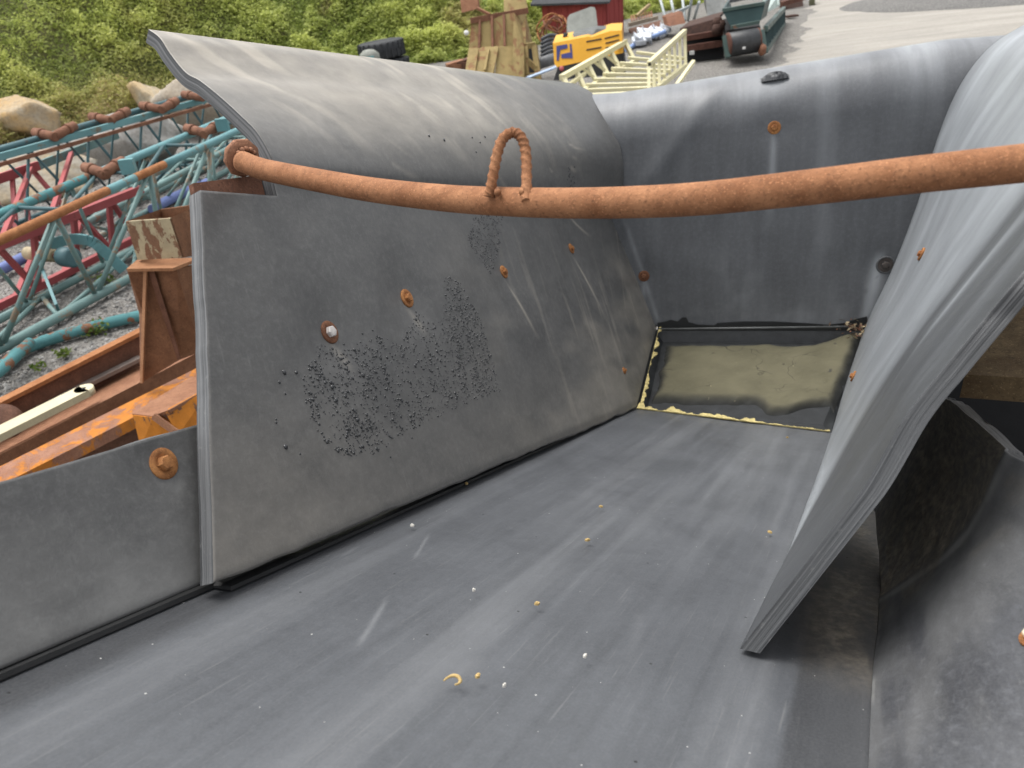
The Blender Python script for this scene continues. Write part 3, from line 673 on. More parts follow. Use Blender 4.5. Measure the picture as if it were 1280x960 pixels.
# sharpen the corner where the near cut turns
k2_ = int(2/8*(nr-1)); c0[:k2_+1] = np.linspace(c0[0], c0[k2_], k2_+1)
P = np.zeros((nc, nr, 3))
for j in range(nr):
    P[:, j] = polyline([c0[j], c0[j]*.66+c1[j]*.34, c0[j]*.33+c1[j]*.67, c1[j], c1[j]*.66+c2[j]*.34, c1[j]*.33+c2[j]*.67, c2[j]], nc)
UU = np.zeros((nc, nr)); UU[1:] = np.cumsum(np.linalg.norm(np.diff(P, axis=0), axis=2), 0); VV = np.zeros((nc, nr)); VV[:, 1:] = np.cumsum(np.linalg.norm(np.diff(P, axis=1), axis=2), 1)
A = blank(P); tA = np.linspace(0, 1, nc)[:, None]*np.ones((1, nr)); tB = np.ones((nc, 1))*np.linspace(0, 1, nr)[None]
A['chalk_and_sheen'] = .56*sm(.44, .53, tA)*(.75+.4*fbm(tA*6, tB*4, 3))+.16*sm(.52, .7, fbm(tA*18+tB*1.5, tB*2.2, 4))*sm(.02, .12, tA)*sm(.2, .5, tB)  # far strip lightened: sky sheen at the grazing angle painted into the colour
A['chalk_and_sheen'] += .32*np.exp(-((tA-.26-.05*np.sin(tB*5))/.035)**2)*sm(.35, .55, tB)+.12*np.exp(-((tA-.10)/.02)**2)*sm(.3, .5, tB)
A['chalk_and_sheen'] = np.clip(A['chalk_and_sheen'], 0, .9)
sd_ = HP(3, -1, .5)
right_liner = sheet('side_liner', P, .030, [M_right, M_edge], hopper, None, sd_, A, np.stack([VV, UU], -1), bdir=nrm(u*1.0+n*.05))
tag(right_liner, 'loose right rubber sheet flaring out towards the camera, thick cut edge')
P_right = P
pq = P.reshape(-1, 3); qq = pq-C0; dq = qq@fwd; pxx = 640+F*(qq@RT)/dq; pyy = 480-F*(qq@UP)/dq
du = np.gradient(P, axis=0); dv_ = np.gradient(P, axis=1); NN = np.cross(du, dv_).reshape(-1, 3); NN /= np.linalg.norm(NN, axis=1)[:, None]+1e-9
for (x, y, R) in ((1151, 318, .024), (1068, 471, .022)):
    k = np.argmin((pxx-x)**2+(pyy-y)**2); N = NN[k] if NN[k]@(C0-pq[k]) > 0 else -NN[k]; bolt(right_liner, pq[k]+N*.004, N, R, M_bolt)

# --- right front side liner with worn crest and dirt behind it
rw = [((1078, 1110, .78), (1160, 1110, .735), (1290, 1120, .70), (1500, 1120, .66)),
      ((1085, 960, .935), (1150, 950, .885), (1270, 930, .83), (1450, 900, .78)),
      ((1090, 850, 1.15), (1140, 835, 1.08), (1240, 790, .99), (1400, 740, .90)),
      ((1096, 790, 1.32), (1140, 762, 1.24), (1215, 705, 1.12), (1350, 620, .98)),
      ((1099, 752, 1.45), (1146, 722, 1.36), (1205, 672, 1.25), (1262, 568, 1.15)),
      ((1100, 735, 1.52), (1148, 690, 1.45), (1205, 630, 1.355), (1257, 560, 1.20)),
      ((1098, 690, 1.66), (1140, 630, 1.61), (1190, 570, 1.51), (1243, 547, 1.29)),
      ((1094, 640, 1.86), (1130, 570, 1.80), (1172, 500, 1.68), (1217, 524, 1.42))]
nr, nc = 140, 110
cols = [polyline([W(*r[c]) for r in rw], nr) for c in range(4)]
P = np.zeros((nc, nr, 3))
for j in range(nr): P[:, j] = polyline([c[j] for c in cols], nc)
tA = np.linspace(0, 1, nc)[:, None]*np.ones((1, nr)); tB = np.ones((nc, 1))*np.linspace(0, 7, nr)[None]
behind = sm(4.12, 4.55, tB)
endf = 1-sm(.70, .92, tA)
P += endf[..., None]*np.array([0, 0, 1.])*(behind*.016*(fbm(tA*14, tB*3.2, 4)-.5))[..., None] + endf[..., None]*np.array([-.3, 0, .3])*(sm(4, 3, np.abs(tB-4)*3)*.010*(fbm(tA*12, tB*1.2, 3)-.5))[..., None]
A = blank(P)
A['dirt'] = np.clip(behind*(.75+.5*(fbm(tA*9, tB*4, 4)-.3))+.55*sm(2.9, 4, tB)*sm(.45, .7, fbm(tA*7+2, tB*2, 4)), 0, 1)
A['chalk_and_sheen'] = np.clip((.45+.55*endf)*np.exp(-((tB-4.03)/.13)**2)*(.4+fbm(tA*20, tB, 3))+.30*sm(2.4, 3.9, tB)*(1-behind)*fbm(tA*8, tB*3, 4)+.14*sm(.5, .7, fbm(tA*4, tB*.6, 4)), 0, .85)
A['chalk_and_sheen'] = np.maximum(A['chalk_and_sheen'], .4*np.exp(-((tA-.02)/.02)**2)*sm(.4, .7, fbm(tB*4, tA*2+3))*(1-behind)*sm(4.2, 3.2, tB))
UU = np.zeros((nc, nr)); UU[1:] = np.cumsum(np.linalg.norm(np.diff(P, axis=0), axis=2), 0); VV = np.zeros((nc, nr)); VV[:, 1:] = np.cumsum(np.linalg.norm(np.diff(P, axis=1), axis=2), 1)
M_fr = rubber('rubber_front_right', streak=(4, 10, 1), scr=(30, 60, 1), scr_amt=.2, base=(.045, .047, .053), base2=(.085, .089, .098), tint=(.42, .42, .40))
front_right = sheet('side_liner', P, .024, [M_fr, M_edge], hopper, None, HP(3, -2.5, -1.5), A, np.stack([VV, UU], -1))
tag(front_right, 'right front rubber sheet with worn pale crest and caked dirt')
pq = P.reshape(-1, 3); qq = pq-C0; dq = qq@fwd; pxx = 640+F*(qq@RT)/dq; pyy = 480-F*(qq@UP)/dq
du = np.gradient(P, axis=0); dv_ = np.gradient(P, axis=1); NN = np.cross(du, dv_).reshape(-1, 3); NN /= np.linalg.norm(NN, axis=1)[:, None]+1e-9
k = np.argmin((pxx-1289)**2+(pyy-796)**2); N = NN[k] if NN[k]@(C0-pq[k]) > 0 else -NN[k]; bolt(front_right, pq[k]+N*.001, N, .015, M_bolt, plain('pale_bolt', (.7, .6, .42), .5, .2, 50))

# --- steel shell behind the rubber
m = MB()
off = -NL*.030
m.prism([CP+v*-2.04+wl*.10+off, CP+v*.4+wl*.10+off, CP+v*.35+wl*.70+off, CP+v*-1.72+wl*.725+off, onpl(338, 217, CP+off, NWL), onpl(241, 229, CP+off, NWL), CP+v*-2.10+wl*.66+off], -NL*.012)
m.build('steel_wall', M_plate, hopper)
m = MB()
m.prism([HP(-.15, -3.7, -.05), HP(1.15, -3.7, -.05), HP(1.15, .1, -.05), HP(-.15, .1, -.05)], -n*.02)
b0 = zt-.14; m.prism([np.array([p[0], p[1], b0]) for p in (inset(T_[0], -.25, 0), inset(T_[1], -.25, 0), inset(T_[2], -.3, 0), inset(T_[3], -.25, 0))], np.array([0, 0, -.02]))
m.prism([HP(1.0, -3.6, -.05), HP(1.75, -3.6, -.05), HP(1.75, .6, -.05), HP(1.0, .6, -.05)], -n*.02)
m.prism([HP(1.02, -.25, 0), HP(1.75, -.25, 0), HP(1.75, -.25, .5), HP(1.02, -.25, .5)], v*.02)  # panel added to close the void; its shade is in the near-black colour
m.build('steel_shell', M_dark, hopper)
for sx_ in (.0, .9):
    for s_ in (-2.9, .35):
        p = HP(sx_, s_, -.07); m = MB(); m.prism([np.array([p[0]-.06, p[1]-.06, 0]), np.array([p[0]+.06, p[1]-.06, 0]), np.array([p[0]+.06, p[1]+.06, 0]), np.array([p[0]-.06, p[1]+.06, 0])], np.array([0, 0, p[2]]))
        m.build('support_leg', M_plate, hopper)
# rusty top beam on the far side of the right sheets
m = MB(); bA, bB = W(1206, 468, 1.42), W(1420, 480, 1.26)
bd = nrm(bB-bA); bk = nrm(np.cross((0, 0, 1), bd)); bk = bk if bk[1] > 0 else -bk
m.prism([bA, bB, bB+bk*.36, bA+bk*.36], np.array([0, 0, -.05]))
m.build('top_beam', rust('rust_dirt', (.13, .085, .045), (.26, .185, .10), (.04, .03, .02)), hopper)

# --- crossbar, its flange and lifting loop
bp = [(303, 202, 1.56), (330, 212, 1.52), (400, 226, 1.42), (470, 238, 1.325), (560, 248, 1.215), (640, 252.5, 1.125), (720, 254, 1.07), (800, 252.5, 1.025), (880, 248, .985), (1000, 235.5, .93), (1140, 219, .882), (1280, 204, .845), (1380, 193, .82), (1500, 181, .785), (1640, 168, .75)]
bpts = polyline([W(*b) for b in bp], 120)
m = MB(); m.tube(bpts, .0212, 28, rfun=lambda i, th: 1+.005*(vn(i*.8, th*3)-.5)); bar_ = m.build('crossbar', M_rust, hopper)
m = MB(); pe = bpts[-1]; pa = nrm(bpts[-1]-bpts[-4]); pf = nrm(np.cross(pa, (0, 0, 1))); q = [pe-pf*.09-np.array([0, 0, -.07]), pe+pf*.09-np.array([0, 0, -.07]), pe+pf*.09, pe-pf*.09]
zb = HP(1.3, -2.1, -.05)[2]; q = [pe-pf*.09+np.array([0, 0, .07]), pe+pf*.09+np.array([0, 0, .07]), np.array([*(pe+pf*.14)[:2], zb]), np.array([*(pe-pf*.14)[:2], zb])]
m.prism(q, pa*.014); m.build('side_bracket', M_plate, hopper)
m = MB(); fl_c = W(304, 198, 1.58); axd = nrm(bpts[3]-bpts[0])
m.lathe(fl_c, axd, [(.036, -.016), (.040, -.006), (.039, .001), (.020, .004)], 9, rfun if False else 0)
for k in range(14):
    th = 2*pi*k/14; aa = nrm(np.cross(axd, (0, 0, 1))); bb = np.cross(axd, aa); c = fl_c+axd*.012+(aa*cos(th)+bb*sin(th))*.022
    m.lathe(c, axd, [(.001, -.006), (.005, -.004), (.0055, .001), (.002, .005)], 7)
m.build('flange', rust('rust_weld', (.19, .08, .045), (.34, .17, .10), (.08, .035, .022)), bar_)
lp = [(611, 246, 1.118), (614, 232, 1.116), (618, 210, 1.116), (622, 190, 1.116), (629, 173, 1.116), (640, 166, 1.116), (650, 170, 1.114), (656, 184, 1.112), (658, 204, 1.108), (658, 228, 1.098), (658, 252, 1.088)]
lpts = polyline([W(*p) for p in lp], 200)
m = MB(); m.tube(lpts, .0073, 16, rfun=lambda i, th: 1+.20*max(0, sin(2*th+i*.62))**2-.03+.05*(vn(i*.5, th*2)-.5)); loop = m.build('lifting_loop', rust('rust_rebar', (.215, .088, .038), (.39, .185, .09), (.07, .03, .016), scale=1.7), bar_)
for c in (W(622, 240, 1.105), W(653, 239, 1.09)):
    m = MB(); m.lathe(c, nrm(-fwd+UP*.6), [(.002, -.006), (.0055, -.003), (.005, .002), (.002, .004)], 9); m.build('weld', M_rust, bar_)

# --- water beads on the left sheet
def inpoly(x, y, poly):
    r = np.zeros(len(x), bool); p = poly; k = len(p)
    for i in range(k):
        (x1, y1), (x2, y2) = p[i], p[(i+1) % k]
        c = ((y1 > y) != (y2 > y)) & (x < (x2-x1)*(y-y1)/(y2-y1+1e-9)+x1); r ^= c
    return r
PA = [(556, 345), (572, 350), (600, 398), (612, 440), (624, 490), (600, 498), (560, 515), (500, 545), (470, 568), (430, 572), (400, 545), (385, 520), (378, 470), (400, 425), (425, 440), (470, 418), (500, 430), (520, 390), (545, 405), (560, 380)]
PB = [(592, 268), (628, 270), (626, 300), (622, 320), (613, 345), (604, 330), (594, 318), (584, 300)]
PC = [(330, 480), (400, 425), (470, 410), (520, 560), (470, 580), (350, 590)]
PD = [(705, 205), (718, 205), (718, 232), (708, 232)]
def scat(poly, nn, r0, r1, clump=0):
    x0, y0 = np.min(poly, 0); x1, y1 = np.max(poly, 0); x = x0+(x1-x0)*rng.random(nn*6); y = y0+(y1-y0)*rng.random(nn*6)
    k = inpoly(x, y, poly)
    if clump: k &= rng.random(len(x)) < sm(.28, .66, fbm(x*.11-y*.045, y*.028+x*.02, 3))
    x, y = x[k][:nn], y[k][:nn]; return list(zip(x, y, r0+(r1-r0)*rng.random(len(x))**2.4))
PR = [(556, 345), (575, 352), (602, 398), (626, 490), (600, 498), (575, 470), (552, 410)]
drops = scat(PR, 650, .0012, .0028, 0)+scat(PA, 1500, .0012, .0030, 1)+scat(PA, 700, .0010, .0022, 0)+scat(PB, 420, .0012, .0026, 0)+scat(PC, 30, .002, .0045, 0)+scat(PA, 36, .003, .0048, 1)+scat(PD, 14, .002, .004)
drops += [(536, 170, .004), (555, 175, .004), (590, 172, .003), (600, 178, .003), (595, 190, .003), (606, 171, .003)]
fl_pts = P_left.reshape(-1, 3); qq = fl_pts-C0; dq = qq@fwd; lx = 640+F*(qq@RT)/dq; ly = 480-F*(qq@UP)/dq
# nearest sheet vertex per drop, so that beads sit on the wavy sheet
dn_ = np.cross(np.gradient(P_left, axis=0), np.gradient(P_left, axis=1)).reshape(-1, 3); dn_ /= np.linalg.norm(dn_, axis=1)[:, None]+1e-9
DV, DFc = [], []
for (x, y, r) in drops:
    k = int(np.argmin((lx-x)**2+(ly-y)**2)); N = dn_[k]; N = N if N@NL > 0 else -N
    p = C0+ray(x, y)*(((fl_pts[k]-C0)@N)/(ray(x, y)@N)); a = nrm(gl-N*(gl@N)); b = np.cross(N, a); o = len(DV); r = r*1.12; st_ = 1+.5*rng.random()**2; asx = .8+.3*rng.random()
    for ring, (rr, hh) in enumerate(((1., -.1), (.92, .38), (.60, .70))):
        for q in range(8): th = 2*pi*q/8; DV.append(p+(a*cos(th)*st_+b*sin(th)*asx)*r*rr+N*r*hh)
    DV.append(p+N*r*.80)
    for ring in range(2):
        for q in range(8): DFc.append((o+ring*8+q, o+ring*8+(q+1) % 8, o+ring*8+8+(q+1) % 8, o+ring*8+8+q))
    for q in range(8): DFc.append((o+16+q, o+16+(q+1) % 8, o+24))
g = NG('water_bead'); watm = g.done((.022, .023, .025), .06, 0, .9)
tag(mesh('water_drops', DV, DFc, watm, smooth=[True]*len(DFc)), 'scattered dark water drops beading on the tall left rubber sheet', 'water drops', kind='stuff')

# --- chips lying on the floor liner
chipm = plain('wood_chip', (.50, .36, .15), .8, .3, 60); stonem = plain('pale_chip', (.62, .60, .55), .8, .2, 60)
CH = [(583, 606, .012, 0, 'small tan wood chip lying against the seam under the tall left sheet'), (734, 677, .013, 0, 'tan wood chip on the rubber floor midway along the hopper'), (751, 635, .011, 0, 'tan wood chip on the rubber floor, farthest up towards the outlet'),
      (563, 857, .017, 1, 'curled yellow wood shaving on the rubber floor near the camera'), (597, 848, .010, 0, 'short tan wood chip just right of the curled shaving'), (671, 757, .011, 0, 'tan wood flake on the rubber floor above a sprinkle of pale grit'),
      (592, 740, .009, 2, 'thin pale wood sliver on the left half of the rubber floor'), (515, 659, .013, 2, 'grey white stone chip near the left floor seam'), (630, 860, .007, 2, 'white grit crumb right of the two wood shavings'), (962, 667, .012, 0, 'tan wood chip on the floor beside the loose right sheet'),
      (731, 823, .009, 2, 'oblong white flake on the middle of the rubber floor'), (984, 548, .012, 0, 'brown chip on the floor just below the mud tray rim')]
for (x, y, L, kind, lab) in CH:
    p = onpl(x, y, CP, n)+n*.002
    d = nrm(u*rng.normal()+v*rng.normal()); e = np.cross(n, d); m = MB()
    if kind == 1:
        d = nrm(u*.35+v); e = np.cross(n, d)
        pts = [p+d*L*cos(t)*.9+e*L*.55*sin(t)+n*(.004+.002*sin(2*t)) for t in np.linspace(-1.6, 1.9, 14)]
        m.tube(pts, [.0012+.0017*sin(pi*k/13) for k in range(14)], 6)
    else:
        out = [(-.5, -.12), (-.2, -.28), (.2, -.22), (.5, -.05), (.42, .16), (.05, .30), (-.35, .2)]
        m.prism([p+d*L*a*(1 if kind == 0 else .8)+e*L*b*(1.0+.3*rng.random()) for a, b in out], n*(.0035))
        m.prism([p+n*.003+d*L*a*.7+e*L*b*.8 for a, b in out[1:6]], n*.002)
    o = m.build('stone_chip' if kind == 2 else 'wood_shaving' if kind == 1 else 'wood_chip', stonem if kind == 2 else chipm)
    tag(o, lab, 'chip', 'chips on the hopper floor')


# ------------------------------------------------------------------ the yard behind
M_teal = paint('teal_paint', (.13, .30, .32), .58, rc=(.12, .10, .07))
M_teal2 = paint('faded_teal_paint', (.14, .24, .23), .55, rc=(.17, .13, .09))
M_dteal = paint('dark_teal_paint', (.05, .12, .135), .56, rc=(.06, .05, .04))
M_red = paint('red_paint', (.36, .065, .07), .62, rc=(.10, .03, .025))
M_sleeve = rust('sleeve_rust', (.15, .065, .04), (.26, .125, .075), (.05, .025, .018))
M_orust = rust('orange_rust', (.26, .10, .035), (.38, .17, .07), (.12, .05, .025))
M_tealrust = rust('teal_rust', (.18, .085, .05), (.28, .14, .08), (.07, .035, .02), paint=(.09, .24, .25), paint_lo=.44, paint_hi=.47)
def zig(root, pa, pb, k, r, mat, t0=0., t1=1., flip=0, name='brace'):
    """k braces running zigzag between chord pa and chord pb"""
    for i in range(k):
        f0 = t0+(t1-t0)*i/k; f1 = t0+(t1-t0)*(i+1)/k
        a = pa[0]+(pa[1]-pa[0])*(f0 if (i+flip) % 2 == 0 else f1); b = pb[0]+(pb[1]-pb[0])*(f1 if (i+flip) % 2 == 0 else f0)
        m = MB(); m.rod(a, b, r, 8); m.build(name, mat, root)
def chord(root, p, q, r, mat, name='chord', sag=0.):
    m = MB(); N = 9; pts = [p+(q-p)*t-np.array([0, 0, sag*sin(pi*t)]) for t in np.linspace(0, 1, N)]; m.tube(pts, r, 12); return m.build(name, mat, root)
def sleeve(root, px, z, lab=None, sc=1., az=0.):
    """short rusty pipe clamp: a stub crossing the chord and an elbow on it"""
    p = G(px[0], px[1], z); d = np.array([cos(az), sin(az), .12])
    m = MB(); m.lathe(p-d*.20*sc, d, [(.046*sc, 0), (.052*sc, .004), (.052*sc, .36*sc), (.046*sc, .365*sc)], 16); m.lathe(p+d*.02, d, [(.062*sc, 0), (.062*sc, .05*sc)], 16)
    m.lathe(p-d*.195*sc, d, [(.036*sc, -.004), (.03*sc, -.006)], 16)
    return m.build('sleeve', M_sleeve, root)
def ext(p, q, a, b): d = q-p; return p-d*a, q+d*b

# teal lattice boom nearest the hopper
rt = thing('lattice_boom', 'teal tube lattice boom nearest the hopper, its top tube partly rusty orange', 'lattice boom', G(60, 330), 'lattice booms piled on the gravel')
Bc = ext(G(0, 300, 1.1), G(300, 162, 1.1), .10, .25); Ac = ext(G(0, 268, 1.1), G(280, 150, 1.1), .10, .25)
Dc = (G(-40, 458, .07), G(240, 305, .07)); Ec = (G(-20, 409, .07), G(300, 243, .07))
tb_ = lambda x, c=Bc, z=1.1: G(x, 300-(138/300)*x, z)
for a, b, mm in ((Bc[0], tb_(134), M_orust), (tb_(134), tb_(168), M_teal), (tb_(168), tb_(205), M_orust), (tb_(205), Bc[1], M_teal)): chord(rt, a, b, .046, mm)
ta_ = G(112, 268-(118/280)*112, 1.1)
chord(rt, Ac[0], ta_, .05, M_tealrust); chord(rt, ta_, Ac[1], .05, M_teal); chord(rt, *Dc, .05, M_teal2); chord(rt, *Ec, .045, M_teal2)
tn_ = [tb_(x) for x in (-50, 69, 186, 262, 330)]; bn_ = [G(x, 436-(89/162)*x, .07) for x in (2, 120, 205, 262)]
for a, b in ((tn_[0], bn_[0]), (bn_[0], tn_[1]), (tn_[1], bn_[1]), (bn_[1], tn_[2]), (tn_[2], bn_[2]), (bn_[2], tn_[3]), (tn_[3], bn_[3]), (bn_[3], tn_[4])):
    m = MB(); m.rod(a, b, .028, 10); m.build('brace', M_teal2, rt)
zig(rt, Ac, Ec, 8, .022, M_teal2); zig(rt, Ac, Bc, 9, .022, M_dteal, flip=1); zig(rt, Ec, Dc, 6, .026, M_teal2, flip=1)
for px, a in (((118, 213), 2.5), ((244, 163), 2.5), ((142, 209), 1.31), ((265, 161), 1.31)): sleeve(rt, px, 1.16, sc=1.15, az=a)
for px in ((160, 208), (278, 156)):
    m = MB(); p = G(px[0], px[1], 1.2); m.box(p, .16, .07, .16, mi=0); m.build('lug', M_teal, rt)
# red lattice boom under it
rr_ = thing('lattice_boom', 'red painted lattice boom lying between the two teal ones', 'lattice boom', G(60, 300), 'lattice booms piled on the gravel')
Fc = ext(G(0, 306, .72), G(136, 252, .72), .3, .35); Hc = ext(G(0, 222, .72), G(110, 182, .72), .3, .4); Jc = ext(G(0, 382, .06), G(125, 320, .06), .3, .6); Kc = ext(G(0, 300, .06), G(125, 245, .06), .3, .6)
m = MB(); m.bar(Fc[0], Fc[1], .09, .09); m.build('chord', M_red, rr_)
tm = G(48, 207, .72); m = MB(); m.bar(Hc[0], tm, .05, .13); m.build('chord', M_red, rr_); m = MB(); m.bar(tm, Hc[1], .05, .12); m.build('chord', M_teal2, rr_)
for c in (Jc, Kc): m = MB(); m.bar(c[0], c[1], .08, .08); m.build('chord', M_red, rr_)
J_ = lambda x: G(x, 382-(62/125)*x, .06); F_ = lambda x: G(x, 306-(54/136)*x, .72); H_ = lambda x: G(x, 222-(40/110)*x, .72); K_ = lambda x: G(x, 300-(55/125)*x, .06)
for a, b in ((F_(-4), J_(45)), (F_(42), J_(48)), (F_(92), J_(97)), (F_(97), J_(139)), (F_(136), J_(141)), (F_(139), J_(170)), (F_(42), J_(96)), (H_(15), K_(20)), (H_(30), K_(36)), (H_(37), K_(84)), (H_(-14), K_(14)), (F_(0), H_(40)), (F_(60), H_(90)), (J_(20), K_(60)), (J_(80), K_(110))):
    m = MB(); m.bar(a, b, .055, .055); m.build('brace', M_red, rr_)
# teal boom at the back
r3 = thing('lattice_boom', 'dark teal lattice boom farthest back, in front of the boulders', 'lattice boom', G(110, 230), 'lattice booms piled on the gravel')
K3 = ext(G(0, 196, 1.1), G(255, 125, 1.1), .15, .3); L3 = ext(G(0, 187, 1.15), G(250, 117, 1.15), .15, .3); off_ = np.array([.0, 0, -1.02])
m = MB(); m.bar(*K3, .06, .09); m.build('chord', M_teal, r3); chord(r3, *L3, .05, M_dteal)
b3 = (K3[0]+off_, K3[1]+off_); l3 = (L3[0]+off_+np.array([-.2, .35, -.05]), L3[1]+off_+np.array([-.2, .35, -.05])); chord(r3, *b3, .05, M_dteal); chord(r3, *l3, .05, M_dteal)
in3 = ext(G(10, 203, 1.02), G(228, 141, 1.02), .1, .25); m = MB(); m.bar(*in3, .04, .05); m.build('chord', M_sleeve, r3)
zig(r3, K3, b3, 11, .021, M_dteal); zig(r3, L3, l3, 11, .018, M_dteal, flip=1); zig(r3, b3, l3, 8, .022, M_dteal)
for px, a in (((55, 168), 2.6), ((82, 163), 1.31), ((125, 148), 2.6), ((150, 144), 1.31), ((188, 134), 2.6), ((212, 131), 1.31), ((240, 120), 2.6)): sleeve(r3, px, 1.2, sc=1.25, az=a)
# pale green boom section behind the front boom
r4 = thing('lattice_boom', 'low pale green lattice section behind the front boom beside the hopper', 'lattice boom', G(230, 250), 'lattice booms piled on the gravel')
ch4 = [ext(G(140, 262, .50), G(305, 176, .50), .15, .5), ext(G(150, 238, .50), G(300, 165, .50), .15, .5), ext(G(135, 290, .05), G(300, 205, .05), .15, .5), ext(G(140, 266, .05), G(300, 190, .05), .15, .5)]
for c in ch4: chord(r4, *c, .045, M_teal2)
zig(r4, ch4[0], ch4[2], 10, .02, M_teal2); zig(r4, ch4[1], ch4[3], 10, .024, M_dteal, flip=1); zig(r4, ch4[0], ch4[1], 8, .022, M_teal2)
# spreader frame with rollers lying among the booms
r5 = thing('spreader_frame', 'light teal bent frame with two cream rollers, among the booms', 'frame', G(70, 345))
fr = polyline([G(72, 385, .05), G(48, 318, .45), G(66, 305, .5), G(90, 299, .5), G(112, 301, .48), G(128, 312, .35), G(155, 338, .06)], 24)
m = MB()
for i in range(23): m.bar(fr[i], fr[i+1], .03, .12)
m.build('frame_bar', M_teal, r5)
ra, rb = G(30, 316, .42), G(90, 322, .42); m = MB(); m.tube([ra, rb], .035, 10); m.build('axle', M_sleeve, r5)
for t in (.12, .50):
    p = ra+(rb-ra)*t; d = nrm(rb-ra); m = MB(); m.lathe(p, d, [(.06, -.05), (.075, -.03), (.075, .10), (.06, .12)], 14); m.build('roller', plain('cream_roller', (.45, .38, .24), .7), r5)
m = MB(); p = ra+(rb-ra)*.82; m.lathe(p, nrm(rb-ra), [(.09, -.03), (.11, 0), (.11, .16), (.085, .17)], 16); m.build('drum', M_dteal, r5)
# loose pipes on the ground
def pipe(pts, r, mat, lab, z=.07):
    m = MB(); m.tube(polyline([G(x, y, z) for x, y in pts], 30), r, 14); return tag(m.build('steel_pipe', mat), lab, 'pipe', 'loose pipes on the gravel')
pipe([(-30, 478), (2, 459), (40, 432), (135, 404), (200, 390)], .058, M_tealrust, 'teal pipe with rusty patches lying on the gravel beside the rusty channel', .06)
pipe([(-40, 492), (0, 463), (38, 428)], .05, M_tealrust, 'short teal pipe end with rusty tip crossing the patchy teal pipe', .17)
mb_ = paint('blue_pipe_paint', (.14, .19, .42), .7)
pipe([(-30, 346), (0, 337), (30, 322)], .07, mb_, 'blue pipe under the red lattice boom', .10)
pipe([(190, 262), (215, 248), (260, 228)], .07, mb_, 'pale blue pipe on the gravel behind the rusty chute', .10)

# boulders along the foot of the bank
def boulder(c, sx, sy, sz, seed, lab, ca, cb, az=0.):
    rg = np.random.default_rng(seed); D = rg.normal(size=(13, 3)); D /= np.linalg.norm(D, axis=1)[:, None]; hh = .55+.42*rg.random(13)
    V, Fs = [], []; M_, N_ = 26, 40
    for i in range(M_+1):
        for j in range(N_):
            th = pi*i/M_; ph = 2*pi*j/N_; d = np.array([sin(th)*cos(ph), sin(th)*sin(ph), cos(th)]); k = D@d
            r = min((hh/np.maximum(k, .12)).min(), 1.25)*(1+.07*(float(fbm(d[0]*4+seed, d[1]*4+d[2]*3+9, 4))-.5)*2)
            x, y, z = d*r*np.array([sx, sy, sz]); V.append((c[0]+x*cos(az)-y*sin(az), c[1]+x*sin(az)+y*cos(az), c[2]+z))
    for i in range(M_):
        for j in range(N_): Fs.append((i*N_+j, (i+1)*N_+j, (i+1)*N_+(j+1) % N_, i*N_+(j+1) % N_))
    g = NG('boulder_stone'); o = g.coord('Object'); n1 = g.noise(o, 1.6, 7, .66, .4); n2 = g.noise(o, 14, 6, .7)
    g.bump(g.math('ADD', n1, g.math('MULTIPLY', n2, .5)), .7, .05)
    mt = g.done(g.mix(g.ramp(n2, .45, .75, 0, .6), g.mix(g.ramp(n1, .36, .62), ca, cb), (.12, .10, .08)), .9)
    return tag(mesh('boulder', V, Fs, mt, smooth=[True]*len(Fs)), lab, 'boulder', 'boulders at the foot of the bank')
c = G(34, 172); boulder(c+np.array([0, .3, .35]), .95, .65, .66, 3, 'large sandy boulder with an ochre face, leftmost at the foot of the bank', (.42, .36, .27), (.46, .30, .13), .3)
c = G(190, 141); boulder(c+np.array([0, .3, .15]), .66, .55, .55, 11, 'flat topped pale ochre boulder behind the back boom', (.42, .37, .28), (.48, .34, .17))
c = G(175, 205); boulder(c+np.array([0, 0, .25]), 1.2, .8, .55, 21, 'broad pale grey boulder seen through the back boom', (.36, .35, .33), (.28, .26, .23))
c = G(262, 165); boulder(c+np.array([0, 0, .4]), .9, .7, .7, 31, 'pale boulder beside the flared edge of the left rubber sheet', (.40, .36, .30), (.33, .27, .20))
c = G(60, 238); boulder(c+np.array([0, 0, .15]), 1.0, .7, .42, 41, 'low tan grey boulder behind the red boom', (.36, .34, .30), (.40, .31, .19))

# rusty chute standing in the channel
rc_ = thing('rusty_chute', 'upright rusty steel chute with peeling pale paint on its collar', 'chute', G(200, 480))
M_chute = rust('chute_rust', (.15, .068, .035), (.24, .115, .06), (.06, .028, .016), scale=.8)
M_chled = rust('chute_ledge', (.27, .125, .06), (.36, .18, .09), (.15, .07, .035), scale=.8)
M_peel = rust('peeling_paint', (.16, .085, .05), (.22, .12, .07), (.07, .035, .02), scale=1.6, paint=(.40, .34, .22), paint_lo=.47, paint_hi=.49)
th_ = np.array([.02, .05, 0])*.3
q_ = lambda x, y, d: W(x, y, d)
m = MB(); m.prism([q_(157, 277, 4.95), q_(212, 273, 4.85), q_(228, 322, 4.95), q_(172, 325, 5.05)], th_); m.build('collar_plate', M_peel, rc_)
m = MB(); m.prism([q_(212, 273, 4.85), q_(245, 258, 5.15), q_(250, 318, 5.25), q_(228, 322, 4.95)], th_)
m.prism([q_(157, 277, 4.95), q_(200, 262, 5.3), q_(204, 300, 5.4), q_(172, 325, 5.05)], th_); m.prism([q_(200, 262, 5.3), q_(245, 256, 5.2), q_(248, 300, 5.3), q_(204, 300, 5.4)], th_); m.build('collar', M_chute, rc_)
m = MB(); m.prism([q_(158, 336, 4.92), q_(216, 335, 4.84), q_(250, 322, 5.2), q_(172, 324, 5.1)], np.array([0, 0, -.02])); m.build('ledge', M_chled, rc_)
